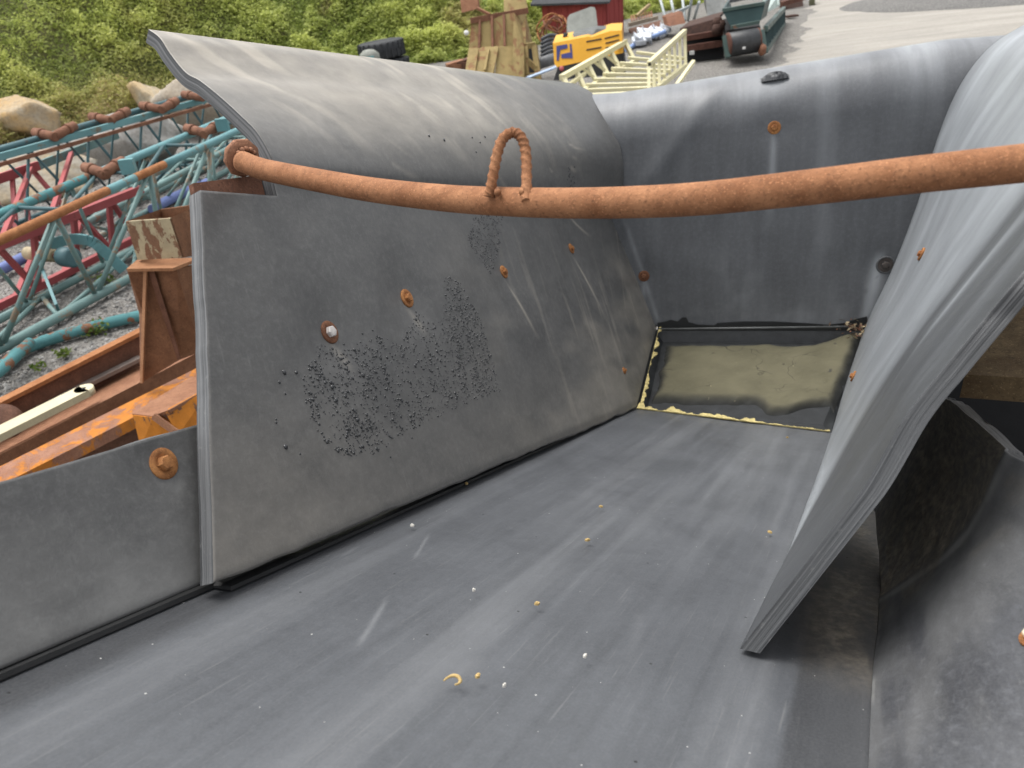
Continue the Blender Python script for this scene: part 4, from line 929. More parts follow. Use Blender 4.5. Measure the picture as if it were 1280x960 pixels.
m = MB(); m.prism([q_(159, 338, 4.98), q_(182, 338, 5.0), q_(179, 392, 5.2), q_(175, 470, 5.3), q_(174, 392, 5.3)], th_)
m.prism([q_(184, 338, 4.96), q_(218, 338, 4.90), q_(250, 330, 5.2), q_(250, 440, 5.3), q_(224, 450, 5.25), q_(176, 479, 5.30), q_(179, 392, 5.1)], th_); m.build('leg_plate', M_chute, rc_)
m = MB(); m.prism([q_(184, 337, 4.93), q_(192, 337, 4.92), q_(226, 449, 5.2), q_(222, 450, 5.22)], th_*.3); m.build('fold', M_plate, rc_)
m = MB(); m.prism([q_(179, 337, 4.93), q_(183, 337, 4.90), q_(178, 479, 5.24), q_(175, 479, 5.27)], th_*.8); m.build('edge_flange', M_chled, rc_)

# rusty steel beams beside the hopper
M_beam = rust('beam_rust', (.22, .10, .055), (.32, .16, .09), (.10, .045, .028), scale=.8); M_beamd = rust('beam_dark', (.10, .05, .035), (.17, .085, .055), (.05, .025, .018), scale=.8)
rb_ = thing('steel_channel', 'long rusty steel channel lying behind the orange beam', 'steel beam', G(60, 540))
b0, b1 = ext(G(0, 503, .47), G(178, 413, .47), .6, .9); f0, f1 = ext(G(0, 569, .40), G(172, 480, .40), .6, .9)
dr = nrm(b1-b0); sd2 = nrm(np.cross(dr, (0, 0, 1)))
m = MB(); m.bar(b0, b1, .085, .03); m.build('top_flange', M_orust, rb_)
m = MB(); m.bar(b0-np.array([0, 0, .14]), b1-np.array([0, 0, .14]), .02, .25); m.build('web', M_beamd, rb_)
w0, w1 = b0-np.array([0, 0, .26]), b1-np.array([0, 0, .26]); g0, g1 = f0-np.array([0, 0, .10]), f1-np.array([0, 0, .10])
m = MB(); m.prism([w0, w1, g1, g0], np.array([0, 0, -.02])); m.build('floor_plate', M_beam, rb_)
m = MB(); m.bar(f0-np.array([0, 0, .05]), f1-np.array([0, 0, .05]), .03, .12); m.build('front_flange', M_beam, rb_)
gb0, gb1 = G(85, 492, .30), G(176, 447, .30); m = MB(); m.bar(gb0-(gb1-gb0), gb1, .07, .03); tag(m.build('steel_bar', plain('grey_steel', (.19, .155, .135), .6, .25, 6)), 'grey brown flat bar lying inside the rusty channel', 'steel bar')
rcm = thing('steel_bar', 'cream painted flat bar with a bolt hole, laid over the rusty channel', 'steel bar', G(50, 540))
c0_, c1_ = G(-60, 572, .50), G(106, 489, .50); M_cream = paint('cream_paint', (.56, .50, .33), .60, rc=(.2, .12, .05))
m = MB(); m.bar(c0_, c1_, .13, .05); m.lathe(c1_-np.array([0, 0, .025]), (0, 0, 1), [(.065, 0), (.065, .05)], 20); m.build('bar', M_cream, rcm)
m = MB(); m.lathe(c1_+np.array([0, 0, .026]), (0, 0, 1), [(.016, 0), (.013, .0015)], 14); m.build('bolt_hole', M_dark, rcm)
rob = thing('orange_beam', 'orange steel beam with chipped paint and rusty bracket against the rubber sheet', 'steel beam', G(100, 590))
M_orange = rust('orange_paint', (.25, .12, .075), (.33, .17, .11), (.14, .06, .04), scale=.9, paint=(.52, .19, .03), paint_lo=.47, paint_hi=.53)
o0, o1 = ext(G(0, 583, .52), G(240, 463, .52), .5, .3); p0, p1 = ext(G(0, 607, .52), G(166, 522, .52), .5, 1.0)
m = MB(); m.prism([o0, o1, p1, p0], np.array([0, 0, -.02])); m.build('top_flange', M_orange, rob)
m = MB(); mid0, mid1 = (o0+p0)/2-np.array([0, 0, .02]), (o1+p1)/2-np.array([0, 0, .02]); m.bar(mid0-np.array([0, 0, .13]), mid1-np.array([0, 0, .13]), .02, .26, mi=0); m.build('web', M_beamd, rob)
m = MB(); m.prism([p0-np.array([0, 0, .02]), p1-np.array([0, 0, .02]), p1-np.array([.0, 0, .08]), p0-np.array([.0, 0, .08])], (o0-p0)*.05); m.build('lip', M_orange, rob)
M_chip = rust('chipped_orange', (.20, .10, .06), (.13, .065, .04), (.05, .025, .02), scale=1.5, paint=(.55, .20, .025), paint_lo=.40, paint_hi=.42)
k_ = [W(165, 517, 4.45), W(243, 478, 4.75), W(262, 500, 4.6), W(192, 519, 4.38)]
k_[3] = W(199, 521, 4.36); br = thing('part', '', '', (0, 0, 0)) if False else rob
m = MB(); m.prism([W(165, 517, 4.47), W(190, 520, 4.38), W(212, 512, 4.38), W(262, 484, 4.72), W(240, 470, 4.95)], np.array([0, 0, -.02])); m.build('bracket_top', M_beam, rob)
m = MB(); m.prism([W(166, 519, 4.46), W(191, 522, 4.37), W(219, 542, 4.40), W(176, 560, 4.55)], np.array([.02, .05, -.01])); m.prism([W(207, 516, 4.37), W(262, 487, 4.70), W(262, 560, 4.75), W(222, 545, 4.40)], np.array([0, .05, 0])); m.build('bracket_side', M_chip, rob)
m = MB(); m.bar(W(192, 520, 4.36), W(222, 542, 4.38), .035, .03, upv=-fwd); m.build('weld_seam', M_beam, rob)
m = MB(); cc = G(4, 522, .52); m.lathe(cc-np.array([0, 0, .03]), (.2, -.6, .6), [(.06, -.05), (.11, -.05), (.115, .0), (.11, .05), (.06, .05)], 20); tag(m.build('hose_loop', M_beamd), 'short dark ring lying at the left end of the rusty channel', 'ring')

for t, lab in ((.06, 'timber block under the left end of the rusty channel'), (.62, 'timber block under the middle of the rusty channel')):
    m = MB(); a = w0+(w1-w0)*t; b = g0+(g1-g0)*t; z_ = min(a[2], b[2])-.022; cc = (a+b)/2
    m.box((cc[0], cc[1], z_/2-.01), np.linalg.norm((b-a)[:2])*.8, .16, z_+.02, ax=(nrm(np.array([*(b-a)[:2], 0])), nrm(np.cross((0, 0, 1), np.array([*(b-a)[:2], 0]))), np.array([0, 0, 1.])))
    tag(m.build('timber_block', plain('block_timber', (.20, .16, .11), .9)), lab, 'timber', 'timber blocks under the scrap steel')
m = MB(); cc = mid0+(mid1-mid0)*.55; m.box((cc[0], cc[1], .115), .2, .2, .25); tag(m.build('timber_block', plain('block_timber', (.20, .16, .11), .9)), 'timber block under the orange beam', 'timber', 'timber blocks under the scrap steel')
# weeds pushing through the gravel
weedm = leaf_mat('weed_leaf', (.07, .12, .02), (.20, .26, .06), (.2, .15, .08))
for (x, y, k, R, lab) in ((125, 412, 110, .085, 'weed tuft growing over the patchy teal pipe'), (80, 444, 50, .06, 'small weed beside the rusty channel, left of the pipe tuft'), (48, 460, 26, .06, 'lowest tiny weed by the channel end'), (112, 417, 30, .05, 'sparse weed just below the patchy teal pipe'), (130, 352, 60, .10, 'weed tuft under the front boom node'), (175, 398, 26, .05, 'weed sprig at the far end of the patchy teal pipe')):
    p = G(x, y, .02); P_ = p+rng.normal(size=(k, 3))*np.array([R*.6, R*.6, R*.35])+np.array([0, 0, R*.45]); t_ = rng.random(k)
    tag(leaves('weed', P_, np.full(k, .06), t_, np.zeros(k), weedm, loc=p), lab, 'weed', 'weeds in the gravel')

# ---- far row
M_tyre = plain('tyre_rubber', (.035, .038, .042), .8, .25, 10)
def tyre(c, R, w, lab, tilt=(0.05, 0, 1)):
    ax = nrm(tilt); t = thing('tyre', lab, 'tyre', c, 'stacked loader tyres'); m = MB()
    m.lathe(c, ax, [(R*.58, .02), (R*.62, 0), (R*.93, .0), (R, w*.14), (R, w*.86), (R*.93, w), (R*.62, w), (R*.58, w-.02)], 40); m.build('carcass', M_tyre, t)
    aa = nrm(np.cross(ax, (1, 0, 0))); bb = np.cross(ax, aa); m = MB()
    for k in range(44):
        th = 2*pi*k/44; d = aa*cos(th)+bb*sin(th); e = np.cross(ax, d)
        m.box(c+d*R+ax*w*.5+ax*(w*.22 if k % 2 else -w*.22), .05, R*.085, w*.50, ax=(d, nrm(e+ax*.3*(1 if k % 2 else -1)), ax))
    m.build('tread', M_tyre, t)
tc = G(482, 89); tyre(tc+np.array([0, .4, -.12]), .66, .44, 'lower tyre of the stack of two at the foot of the bank'); tyre(tc+np.array([-.05, .4, .33]), .66, .44, 'upper tyre of the stack of two at the foot of the bank', (-.06, 0, 1))
r = thing('jerrycan', 'small pale bag with a teal patch in front of the tyre stack', 'bag', G(462, 84)); p = W(462, 70, 21.0)
m = MB(); m.lathe(p-np.array([0, 0, .25]), (0, 0, 1), [(.22, 0), (.28, .1), (.27, .3), (.15, .40), (.03, .42)], 12); m.build('bag', plain('pale_bag', (.24, .25, .22), .7), r)
m = MB(); m.box(p+np.array([.02, -.27, -.05]), .26, .03, .14); m.build('patch', M_teal, r)
# tan steel chute body standing on end
M_tan = rust('tan_paint', (.20, .10, .045), (.26, .14, .07), (.10, .05, .025), scale=.6, paint=(.30, .225, .095), paint_lo=.40, paint_hi=.46)
rtb = thing('steel_hopper_body', 'tan painted steel chute body standing on end before the bank', 'chute', G(630, 104))
D1 = 17.6; back = np.array([.25, .9, 0]); q_ = lambda x, y, d=D1: W(x, y, d)
m = MB(); m.prism([q_(590, 24), q_(642, 16), q_(644, 58), q_(586, 60)], back*.04); m.build('upper_plate', M_tan, rtb)
m = MB(); m.prism([q_(586, 60), q_(622, 58, D1-.1), q_(617, 97, D1-.5), q_(580, 99, D1-.5)], back*.04); m.build('lower_plate', M_tan, rtb)
m = MB(); m.prism([q_(622, 58, D1-.1), q_(644, 58, D1), q_(658, 15, D1+.2), q_(655, 110, D1-.3), q_(617, 110, D1-.5)], back*.04); m.build('wrap_plate', M_tan, rtb)
m = MB(); m.prism([q_(642, 16), q_(656, 14, D1+.5), q_(666, 57, D1+.6), q_(655, 59, D1-.1), q_(655, 110, D1-.3), q_(640, 110, D1-.3)], back*.04); m.build('cheek_plate', M_tan, rtb)
for (x0, y0, x1, y1) in ((600, 22, 599, 60), (615, 20, 616, 59), (630, 18, 631, 58)):
    m = MB(); m.bar(q_(x0, y0, D1-.03), q_(x1, y1, D1-.03), .05, .05, upv=back); m.build('rib', M_sleeve, rtb)
for (x0, y0, x1, y1) in ((597, 62, 592, 98), (622, 60, 614, 98), (611, 62, 606, 88)):
    m = MB(); m.bar(q_(x0, y0, D1-.16), q_(x1, y1, D1-.5), .05, .05, upv=back); m.build('rib', M_tan, rtb)
m = MB(); m.bar(q_(588, 26, D1-.05), q_(660, 13, D1+.1), .12, .07, upv=back); m.build('rim', M_sleeve, rtb)
for a, b in ((q_(657, 58), q_(659, 112)), (q_(668, 57), q_(675, 112)), (q_(656, 58), q_(669, 56)), (q_(657, 74), q_(671, 86)), (q_(657, 96), q_(674, 94))):
    m = MB(); m.bar(a, b, .12, .10, upv=back); m.build('frame_bar', M_tan, rtb)
m = MB(); m.prism([q_(659, 60, D1+1.0), q_(672, 58, D1+1.0), q_(676, 112, D1+1.0), q_(659, 112, D1+1.0)], back*.05); m.build('inner_plate', M_dark, rtb)
m = MB(); m.prism([q_(629, -18, D1+.6), q_(652, -22, D1+.6), q_(660, 12, D1+.4), q_(630, 17, D1+.3)], back*.05); m.build('upper_wing', M_tan, rtb)
m = MB(); m.prism([q_(574, -12, D1+.2), q_(596, -15, D1+.2), q_(598, 11, D1+.2), q_(577, 16, D1+.2)], back*.15); m.bar(q_(596, 10), q_(612, 18), .1, .05); m.build('hinge_plate', M_beam, rtb)
for k, (x, y) in enumerate(((570, 83), (582, 80))):
    m = MB(); c = W(x, y+3, 19.2); m.box(c, .42, .3, .34, ax=(nrm((1, .2, .15)), nrm((-.2, 1, 0)), nrm((-.15, 0, 1)))); m.box(c+np.array([0, -.17, .0]), .30, .06, .24)
    tag(m.build('rusty_block', [M_beam, M_beamd][k]), ('pinkish rust block', 'dark rust block')[k]+' leaning at the left foot of the tan chute', 'steel block')
# red shed
sh = thing('red_shed', 'small red board shed with a dark roof under the bank', 'shed', G(759, 42)); cr = G(759, 46); e1 = nrm(G(790, 38)-cr); e2 = nrm(np.cross((0, 0, 1), e1)); e2 = e2 if e2[1] > 0 else -e2; zz = np.array([0, 0, 1.])
g = NG('red_boards'); bo = g.coord('Object', (9, 9, .5)); M_shed = g.done(g.mix(g.ramp(g.noise(bo, 1, 5, .7), .35, .65), (.24, .035, .032), (.36, .062, .055)), .8)
hw = 1.18
def wall(p, q, h, name, gable=0):
    m = MB(); d = (q-p); L = np.linalg.norm(d); k = max(4, int(L/.13)); nn_ = nrm(np.cross(d, zz))
    for i in range(k):
        t0, t1 = i/k, (i+.93)/k; hh = h+gable*(1-abs(2*(t0+t1)/2-1)); m.prism([p+d*t0, p+d*t1, p+d*t1+zz*hh, p+d*t0+zz*hh], nn_*(.03 if i % 2 else .022))
    return m.build(name, M_shed, sh)
lw = nrm(cr-G(735, 44, 0)*0-cr*0) if False else e2
wl1 = cr-e1*0+e2*2.6; wall(cr, cr+e1*.92, hw-.1, 'wall', .45); wall(wl1, cr, hw-.1, 'wall'); wall(cr+e1*.92, cr+e1*.92+e2*2.6, hw-.1, 'wall')
M_roof = plain('roof_felt', (.045, .047, .052), .8, .2, 8)
rd = cr+e1*.46+zz*(hw+.45)
for sgn in (-1, 1):
    e = cr+e1*(.46+sgn*.72)+zz*(hw-.20); m = MB(); m.prism([e-e2*.3, e+e2*2.9, rd+e2*2.9, rd-e2*.3], zz*.06); m.build('roof', M_roof, sh)
# grey plastic seat back shaped tank
sb = W(728, 36, 21.5); m = MB(); ax1 = nrm(RT+UP*.02); pr = [(-.42, -.62), (-.42, .30), (-.36, .40), (.24, .62), (.34, .60), (.38, .50), (.50, -.62)]
m.prism([sb+RT*a+UP*b for a, b in pr], fwd*.35); m.prism([sb+RT*a*.8+UP*(b*.5-.28)-fwd*.05 for a, b in pr], fwd*.06)
tag(m.build('plastic_tank', plain('grey_plastic', (.30, .31, .28), .6, .2, 4)), 'weathered grey plastic tank standing between the shed and yellow engine hood', 'tank')
# rusty coil and dark hose bundle
m = MB(); cc = W(690, 36, 22.0)
for k in range(9):
    a = nrm(rng.normal(size=3)); b = nrm(np.cross(a, rng.normal(size=3))); R = .30+.18*rng.random(); pts = [cc+(a*cos(t)+b*sin(t)*.8)*R+UP*.05*sin(3*t) for t in np.linspace(0, 2*pi, 24)]; m.tube(pts, .022, 6, k % 2)
tag(m.build('wire_coil', [M_orust, M_sleeve]), 'tangled coil of rusty wire beside the tan chute', 'wire coil')
m = MB(); 
for k in range(7):
    a0 = W(676-1.0*k*0, 50+5*k, 18.6); b0_ = W(697, 45+5.2*k, 18.9); m.tube(polyline([a0, (a0+b0_)/2-fwd*.15, b0_], 9), .042, 9)
tag(m.build('hose_bundle', plain('black_hose', (.06, .065, .075), .5, .3, 12)), 'bundle of dark ribbed hose between the tan chute and yellow hood', 'hose')
m = MB(); a0, b0_ = W(672, 80, 18.0), W(697, 72, 18.3); m.tube([a0, b0_], .13, 16); tag(m.build('grey_pipe', plain('grey_pipe', (.13, .135, .14), .5)), 'short grey pipe under the hose bundle', 'pipe')
m = MB(); a0, b0_ = W(660, 97, 17.0), W(700, 82, 17.6); m.bar(a0, b0_, .12, .03); tag(m.build('blue_strap', plain('pale_blue', (.35, .45, .60), .6)), 'pale blue strip lying left of the yellow hood', 'strap')
# yellow engine hood on a black base
ye = thing('engine_unit', 'yellow engine hood with dark blue emblem on a black base', 'engine', G(735, 112)); De = 15.6
M_yel = paint('yellow_paint', (.72, .36, .02), .72, .45, rc=(.3, .16, .03), fade=.12); e = lambda x, y, d=De: W(x, y, d)
hd = [(691, 54), (735, 45.5), (739, 46.5), (762, 39), (777, 38), (779, 66), (696, 84), (693, 80)]
bv = nrm(np.array([.2, .95, .1]))
m = MB(); m.prism([e(*p) for p in hd], bv*.7); hood = m.build('hood', M_yel, ye)
M_navy = plain('navy_emblem', (.03, .035, .16), .5, .15, 5)
def flat(pts, t=.012, d=De-.012): m = MB(); m.prism([e(x, y, d) for x, y in pts], fwd*.008); return m
m = flat([(695.5, 57.5), (709, 55), (709.5, 60.3), (700.5, 62), (698.5, 75.5), (696, 75.8)]); m2_ = flat([(712, 55), (714.3, 54.6), (716, 72.5), (702, 72.8), (701.5, 67.8), (713, 65.2)]); 
m.v += []; o_ = len(m.v); m.v += m2_.v; m.f += [tuple(i+o_ for i in f) for f in m2_.f]; m.m += m2_.m; m.sm += m2_.sm; m.build('emblem', M_navy, hood)
for (x0, y0, x1, y1) in ((733, 52, 752, 48.5), (733, 62.3, 752, 59), (756, 48, 774, 43.5), (757, 54, 774, 49.8), (757, 60, 774, 56)):
    flat([(x0, y0-.8), (x1, y1-.8), (x1, y1+.8), (x0, y0+.8)]).build('louvre', M_dark, hood)
m = MB(); m.prism([e(697, 84.5), (e(779, 66.5)), e(782, 92), e(700, 100), e(692, 100)], bv*.6); m.build('base', M_dark, ye)
m = MB(); m.prism([e(716, 43, De+.2), e(745, 36.5, De+.2), e(765, 36, De+.3), e(757, 42, De+.1), e(738, 47.5, De+.1), e(718, 49, De+.1)], bv*.3); m.build('top_cover', plain('cover_grey', (.09, .095, .09), .5, .4, 6), ye)
m = MB(); m.tube([e(706, 50, De+.3), e(707, 42, De+.3)], .05, 10); m.build('exhaust', M_dark, ye)
m = MB(); m.lathe(e(702, 86, De-.03), -fwd, [(.05, 0), (.05, .02), (.02, .03)], 12); m.build('lamp', M_red, ye)

# cream steel stair frame lying in front
M_cr = paint('cream_rail', (.66, .61, .38), .72, .5, rc=(.25, .15, .06), fade=.12)
st = thing('stair_frame', 'cream painted steel stair with handrails and slatted treads', 'stairs', G(780, 118))
Lr = lambda t: W(702+(80)*t, 97-45*t, 13.4+2.4*t); Lb = lambda t: W(716+80*t, 122-46*t, 13.3+2.4*t)
Rr_ = lambda t: W(811+45*t, 80-41*t, 13.2+2.4*t); Rb_ = lambda t: W(811+46*t, 118-36*t, 13.1+2.4*t)
def rail(p, q, w=.075, h=.075, name='rail', root=st): m = MB(); m.bar(p, q, w, h); return m.build(name, M_cr, root)
rail(Lr(0), Lr(1), .09, .09); rail(Lb(-.1), Lb(1), .08, .10, 'stringer'); rail(Lr(0)+(Lb(0)-Lr(0))*.45, Lr(.30)+(Lb(.30)-Lr(.30))*.35, .06, .06)
for t in (.02, .22, .40, .58, .76, .99): rail(Lr(t), Lb(t-.02), .07, .07, 'post')
for t in (.30, .48, .66): rail(Lr(t), Lb(t+.12), .05, .05, 'brace')
rail(Rr_(0), Rr_(1), .08, .08); rail(Rb_(0), Rb_(1), .08, .08, 'stringer')
for t in np.linspace(0, 1, 8): rail(Rr_(t), Rb_(t), .055, .055, 'post')
m = MB(); m.box(Rr_(0)+np.array([0, -.05, 0]), .05, .02, .05); m.build('tube_end', M_dark, st)
for t in np.linspace(-.05, 1, 9):
    a, b = Lb(t), Rb_(min(1, t*.95+.0)); up_ = np.array([0, 0, .06+.10*t]); rail(a+up_, a+(b-a)*(1.0)+up_, .10, .05, 'tread')
R2 = lambda t: W(845+22*t, 108-31*t, 12.6+.9*t); 
sr = thing('rail_section', 'short cream handrail section at the right foot of the stair', 'handrail', G(857, 118))
rail(R2(0), R2(1), .06, .06, 'rail', sr)
for t in (.25, .55, .8, 1.): rail(R2(t), R2(t)-np.array([0, 0, .36+.18*t]), .05, .05, 'post', sr)

# scrap heap between the shed and the conveyors
m = MB(); 
for k in range(40):
    t = k/39; c = G(797+34*t, 50-14*t, .12+.08*vn(k, 2.)); m.box(c+rng.normal(0, .10, 3)*np.array([1, 1, .4]), .34, .30, .12, ax=(nrm(rng.normal(size=3)*np.array([1, 1, .4])), nrm(np.array([0, 1, .3])), nrm(np.array([0, -.3, 1]))), mi=0)
tag(m.build('white_sacking', plain('white_sack', (.62, .65, .70), .7, .2, 6)), 'crumpled white sacking beside the shed', 'sacking')
m = MB(); m.tube(polyline([G(783, 62, .05), G(800, 52, .07), G(815, 46, .15), G(832, 39, .25)], 20), .06, 8); tag(m.build('blue_tarp_roll', plain('tarp_blue', (.25, .36, .62), .6, .2, 10)), 'rolled blue tarpaulin lying across the white sacking', 'tarp')
gr = thing('slatted_pallet', 'rusty slatted grate leaning on timber behind the scrap', 'grate', G(805, 33)); 
for k in range(9): m = MB(); m.bar(W(790+3.1*k, 27-.7*k, 26), W(787+3.1*k+2, 20-.7*k, 26.3), .05, .06); m.build('slat', M_beam, gr)
m = MB(); m.bar(W(786, 31, 25.8), W(822, 22, 26), .10, .12); m.build('beam', plain('grey_timber', (.30, .25, .19), .8), gr)
m = MB(); m.bar(W(796, 20, 26), W(812, 6, 26.2), .09, .09); tag(m.build('timber_plank', plain('tan_timber', (.36, .27, .14), .8)), 'tan plank propped up against the bank', 'plank')
m = MB(); m.prism([W(786, 36, 25.3), W(826, 25, 25.5), W(830, 33, 25.0), W(790, 44, 24.8)], np.array([0, .2, -.4])); tag(m.build('dark_beam', M_beamd), 'dark rusty beam lying under the slatted grate', 'steel beam')
m = MB(); m.prism([W(833, 22, 23), W(853, 15, 23.2), W(857, 29, 22.8), W(836, 33, 22.6)], np.array([0, .6, 0])); tag(m.build('rusty_crate', rust('crate_rust', (.14, .06, .035), (.22, .10, .055), (.06, .03, .02), scale=.5)), 'rusty orange crate behind the dark conveyor', 'crate')
M_gal = plain('galvanised', (.36, .40, .40), .5, .2, 6)
for k, (x0, y0, x1, y1) in enumerate(((822, -12, 834, 30), (836, -14, 843, 20), (852, -12, 856, 26), (866, 30, 874, 2), (860, 26, 866, -10))):
    m = MB(); m.tube([W(x0, y0, 24.5), W(x1, y1, 23.5)], .045, 8)
    tag(m.build('upright_pole', M_gal), ['leftmost grey pole rising behind the scrap', 'second grey pole from the left behind the scrap', 'grey pole above the rusty crate', 'pale pole leaning right next to the dark conveyor', 'grey pole just right of the rusty crate'][k], 'pole', 'poles behind the scrap')
m = MB(); m.bar(W(835, 20, 23.6), W(862, 8, 23.8), .07, .07); tag(m.build('cross_pole', M_gal), 'pale bar laid slantwise across the grey poles', 'bar')
M_dk = rust('conveyor_rust', (.045, .026, .021), (.085, .045, .034), (.025, .014, .011), scale=.8); M_dk2 = rust('conveyor_beam', (.09, .042, .032), (.15, .07, .05), (.05, .025, .018), scale=.8)
# dark rusty conveyor trough
cv = thing('conveyor_trough', 'dark rusty belt conveyor end beside the teal feeder', 'conveyor', G(880, 73)); c_ = lambda x, y, d=18.6: W(x, y, d)
m = MB(); m.prism([c_(850, 36), c_(897, 23), c_(901, 36), c_(857, 47)], bv*.08); m.prism([c_(850, 36), c_(862, 26, 20.2), c_(905, 14, 20.2), c_(897, 23)], np.array([0, 0, -.06])); m.build('side_plate', M_dk, cv)
m = MB(); m.bar(c_(855, 48), c_(903, 40), .14, .12); m.build('beam', M_dk2, cv); m = MB(); m.bar(c_(857, 61), c_(902, 54), .12, .14); m.build('beam', M_dk2, cv)
m = MB(); m.tube([c_(856, 55, 18.9), c_(902, 47, 18.9)], .14, 16); m.build('roller', M_dark, cv)
m = MB(); m.prism([c_(858, 64, 18.8), c_(905, 58, 18.8), c_(905, 72, 18.8), c_(858, 78, 18.8)], bv*1.4); m.build('frame', M_dark, cv)
for x, y in ((897, 28), (901, 32), (896, 37)): m = MB(); m.lathe(c_(x, y, 18.4), (0, 0, 1), [(.10, -.10), (.13, 0), (.08, .12)], 10); m.build('drive_part', M_dk, cv)
m = MB(); m.box(c_(865, 66, 18.5), .10, .06, .08); m.build('marker', plain('white_mark', (.6, .6, .58), .6), cv)
m = MB(); m.prism([c_(882, -6, 21), c_(906, -10, 21), c_(906, 14, 20.6), c_(884, 20, 20.6)], bv*1.5); tag(m.build('grey_cabin_box', plain('grey_box', (.12, .125, .12), .7, .3, 4)), 'grey steel box behind the dark conveyor', 'steel box')
# teal feeder with belt drum
tf = thing('belt_feeder', 'dark teal feed hopper over a wide black belt drum', 'feeder', G(935, 78)); M_ft = paint('feeder_teal', (.006, .034, .034), .70, rc=(.12, .07, .05)); M_ftl = paint('feeder_rim', (.055, .095, .085), .6)
t_ = lambda x, y, d=17.6: W(x, y, d)
m = MB(); m.prism([t_(905, 12), t_(954, 4), t_(948, 26), t_(916, 33)], bv*.05); m.build('front_panel', M_ft, tf)
m = MB(); m.prism([t_(954, 4), t_(962, -6, 19.8), t_(956, 20, 19.6), t_(948, 26)], np.array([.05, 0, 0])); m.prism([t_(905, 12), t_(912, 0, 19.8), t_(920, 25, 19.6), t_(916, 33)], np.array([-.05, 0, 0])); m.build('side_panel', M_ft, tf)
m = MB(); m.bar(t_(904, 12.5), t_(955, 4), .09, .07); m.bar(t_(914, 34, 17.5), t_(949, 27.5, 17.5), .08, .07); m.build('rim', M_ftl, tf)
m = MB(); m.prism([t_(912, 4, 19.2), t_(950, -4, 19.2), t_(950, -14, 19.2), t_(914, -8, 19.2)], bv*.1); m.build('inner_panel', M_tyre, tf)
dA, dB = t_(911, 55.5), t_(948, 49.5); dax = nrm(dB-dA); L_d = np.linalg.norm(dB-dA)
m = MB(); m.lathe(dA, dax, [(.22, -.02), (.245, .0), (.25, L_d/2), (.245, L_d), (.22, L_d+.02)], 36); m.build('drum', plain('belt_black', (.035, .037, .04), .5, .3, 14), tf)
for p in (dA, dB): m = MB(); m.lathe(p, dax, [(.18, -.04), (.245, -.03), (.255, .0), (.2, .01)], 28); m.build('drum_rim', M_dk2, tf)
m = MB(); m.box(t_(930, 60, 17.25), .06, .03, .05); m.build('marker', plain('white_dot', (.7, .7, .68), .6), tf)
for (a, b) in (((906, 45), (910, 72)), ((952, 38), (956, 66))):
    m = MB(); m.bar(t_(*a), t_(*b), .10, .10, upv=fwd); m.build('post', M_ftl, tf)
m = MB(); m.lathe(t_(952, 62, 17.5), nrm(RT), [(.10, -.05), (.14, 0), (.10, .08)], 14); m.build('bearing', M_sleeve, tf)
m = MB(); m.prism([t_(908, 38, 17.9), t_(950, 32, 17.9), t_(956, 64, 17.9), t_(910, 72, 17.9)], bv*1.2); m.build('frame', M_dark, tf)
a0, a1, b0_, b1_ = t_(957, 36), W(980, 11, 23.5), t_(957, 63), W(980, 30, 23.5)
m = MB(); m.bar(a0, a1, .10, .12); m.build('side_beam', M_ftl, tf); m = MB(); m.bar(b0_, b1_, .10, .12); m.build('side_beam', M_ftl, tf)
for t in np.linspace(.03, .97, 9): m = MB(); m.bar(a0+(a1-a0)*t, b0_+(b1_-b0_)*t, .08, .08, upv=fwd); m.build('side_post', M_ft, tf)
m = MB(); m.prism([a0+bv*.25, a1+bv*.25, b1_+bv*.25, b0_+bv*.25], bv*.05); m.build('belt_guard', M_dark, tf)
m = MB(); m.prism([W(957, -4, 21), W(974, -8, 21), W(975, 7, 21), W(958, 16, 20.6)], bv*.8)
for k in range(4): m.prism([W(959+4*k, -3-k, 20.97), W(961+4*k, -3.5-k, 20.97), W(961+4*k, 12-2*k, 20.9), W(959+4*k, 13-2*k, 20.9)], -fwd*.04)
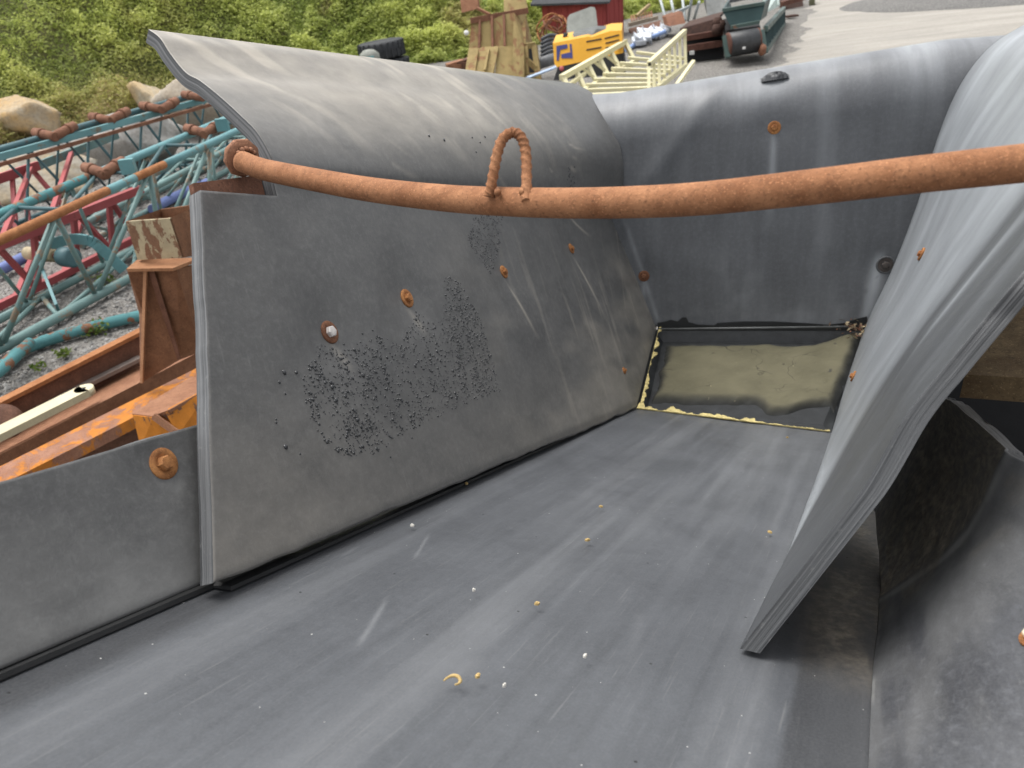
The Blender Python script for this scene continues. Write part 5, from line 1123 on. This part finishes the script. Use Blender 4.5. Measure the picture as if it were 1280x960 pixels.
tag(m.build('pale_container', plain('pale_panel', (.40, .47, .44), .6, .15, 5)), 'pale green ribbed container behind the belt feeder', 'container')
# dark machine at the far end
fm = thing('scrap_machine', 'dark rusty machine frame with a wheel at the far end of the row', 'machine', G(1000, 14))
m = MB(); m.prism([W(978, 4, 27), W(1003, -4, 27.5), W(1004, 8, 27.3), W(980, 18, 26.8)], bv*1.2); m.build('frame', M_dk, fm)
m = MB(); m.bar(W(976, 5, 26.8), W(1006, -3, 27), .14, .14); m.build('beam', M_dk2, fm)
m = MB(); m.lathe(W(1015, 1, 27.5), nrm(RT-fwd*.4), [(.12, -.1), (.30, -.10), (.33, 0), (.30, .10), (.12, .1)], 22); m.build('wheel', plain('olive_wheel', (.12, .12, .07), .8), fm)
m = MB(); m.bar(G(982, 21, .05), G(995, 19, .05), .25, .06); tag(m.build('steel_offcut', M_dk), 'flat dark offcut lying on the track by the far machine', 'offcut')
# gravel pile at the right edge of the track
pc_ = G(1235, 3); V, Fs = [], []
for i in range(16):
    for j in range(40):
        r = i/15*3.4; th = 2*pi*j/40; x, y = pc_[0]+1.2+r*cos(th)*1.5, pc_[1]+1.5+r*sin(th); V.append((x, y, max(-.05, .95*(1-i/15)+.22*(float(fbm(x*1.3, y*1.3, 4))-.5)*(1 if i < 15 else 0)-(.06 if i == 15 else 0))))
for i in range(15):
    for j in range(40): Fs.append((i*40+j, (i+1)*40+j, (i+1)*40+(j+1) % 40, i*40+(j+1) % 40))
g = NG('pile_gravel'); o = g.coord('Object'); g.bump(g.noise(o, 14, 6, .8), .9, .06); pg = g.done(g.mix(g.ramp(g.noise(o, 18, 6, .8), .35, .65), (.10, .10, .098), (.26, .25, .235)), .95)
tag(mesh('gravel_pile', V, Fs, pg, smooth=[True]*len(Fs)), 'low heap of grey gravel beyond the track at the right', 'gravel pile')
m = MB(); m.lathe(W(583, 41, 21), -fwd, [(.075, 0), (.06, .03), (.02, .05)], 7); tag(m.build('white_stone', plain('white_stone', (.75, .75, .72), .8)), 'lone white stone in the scrub left of the tan chute', 'stone')
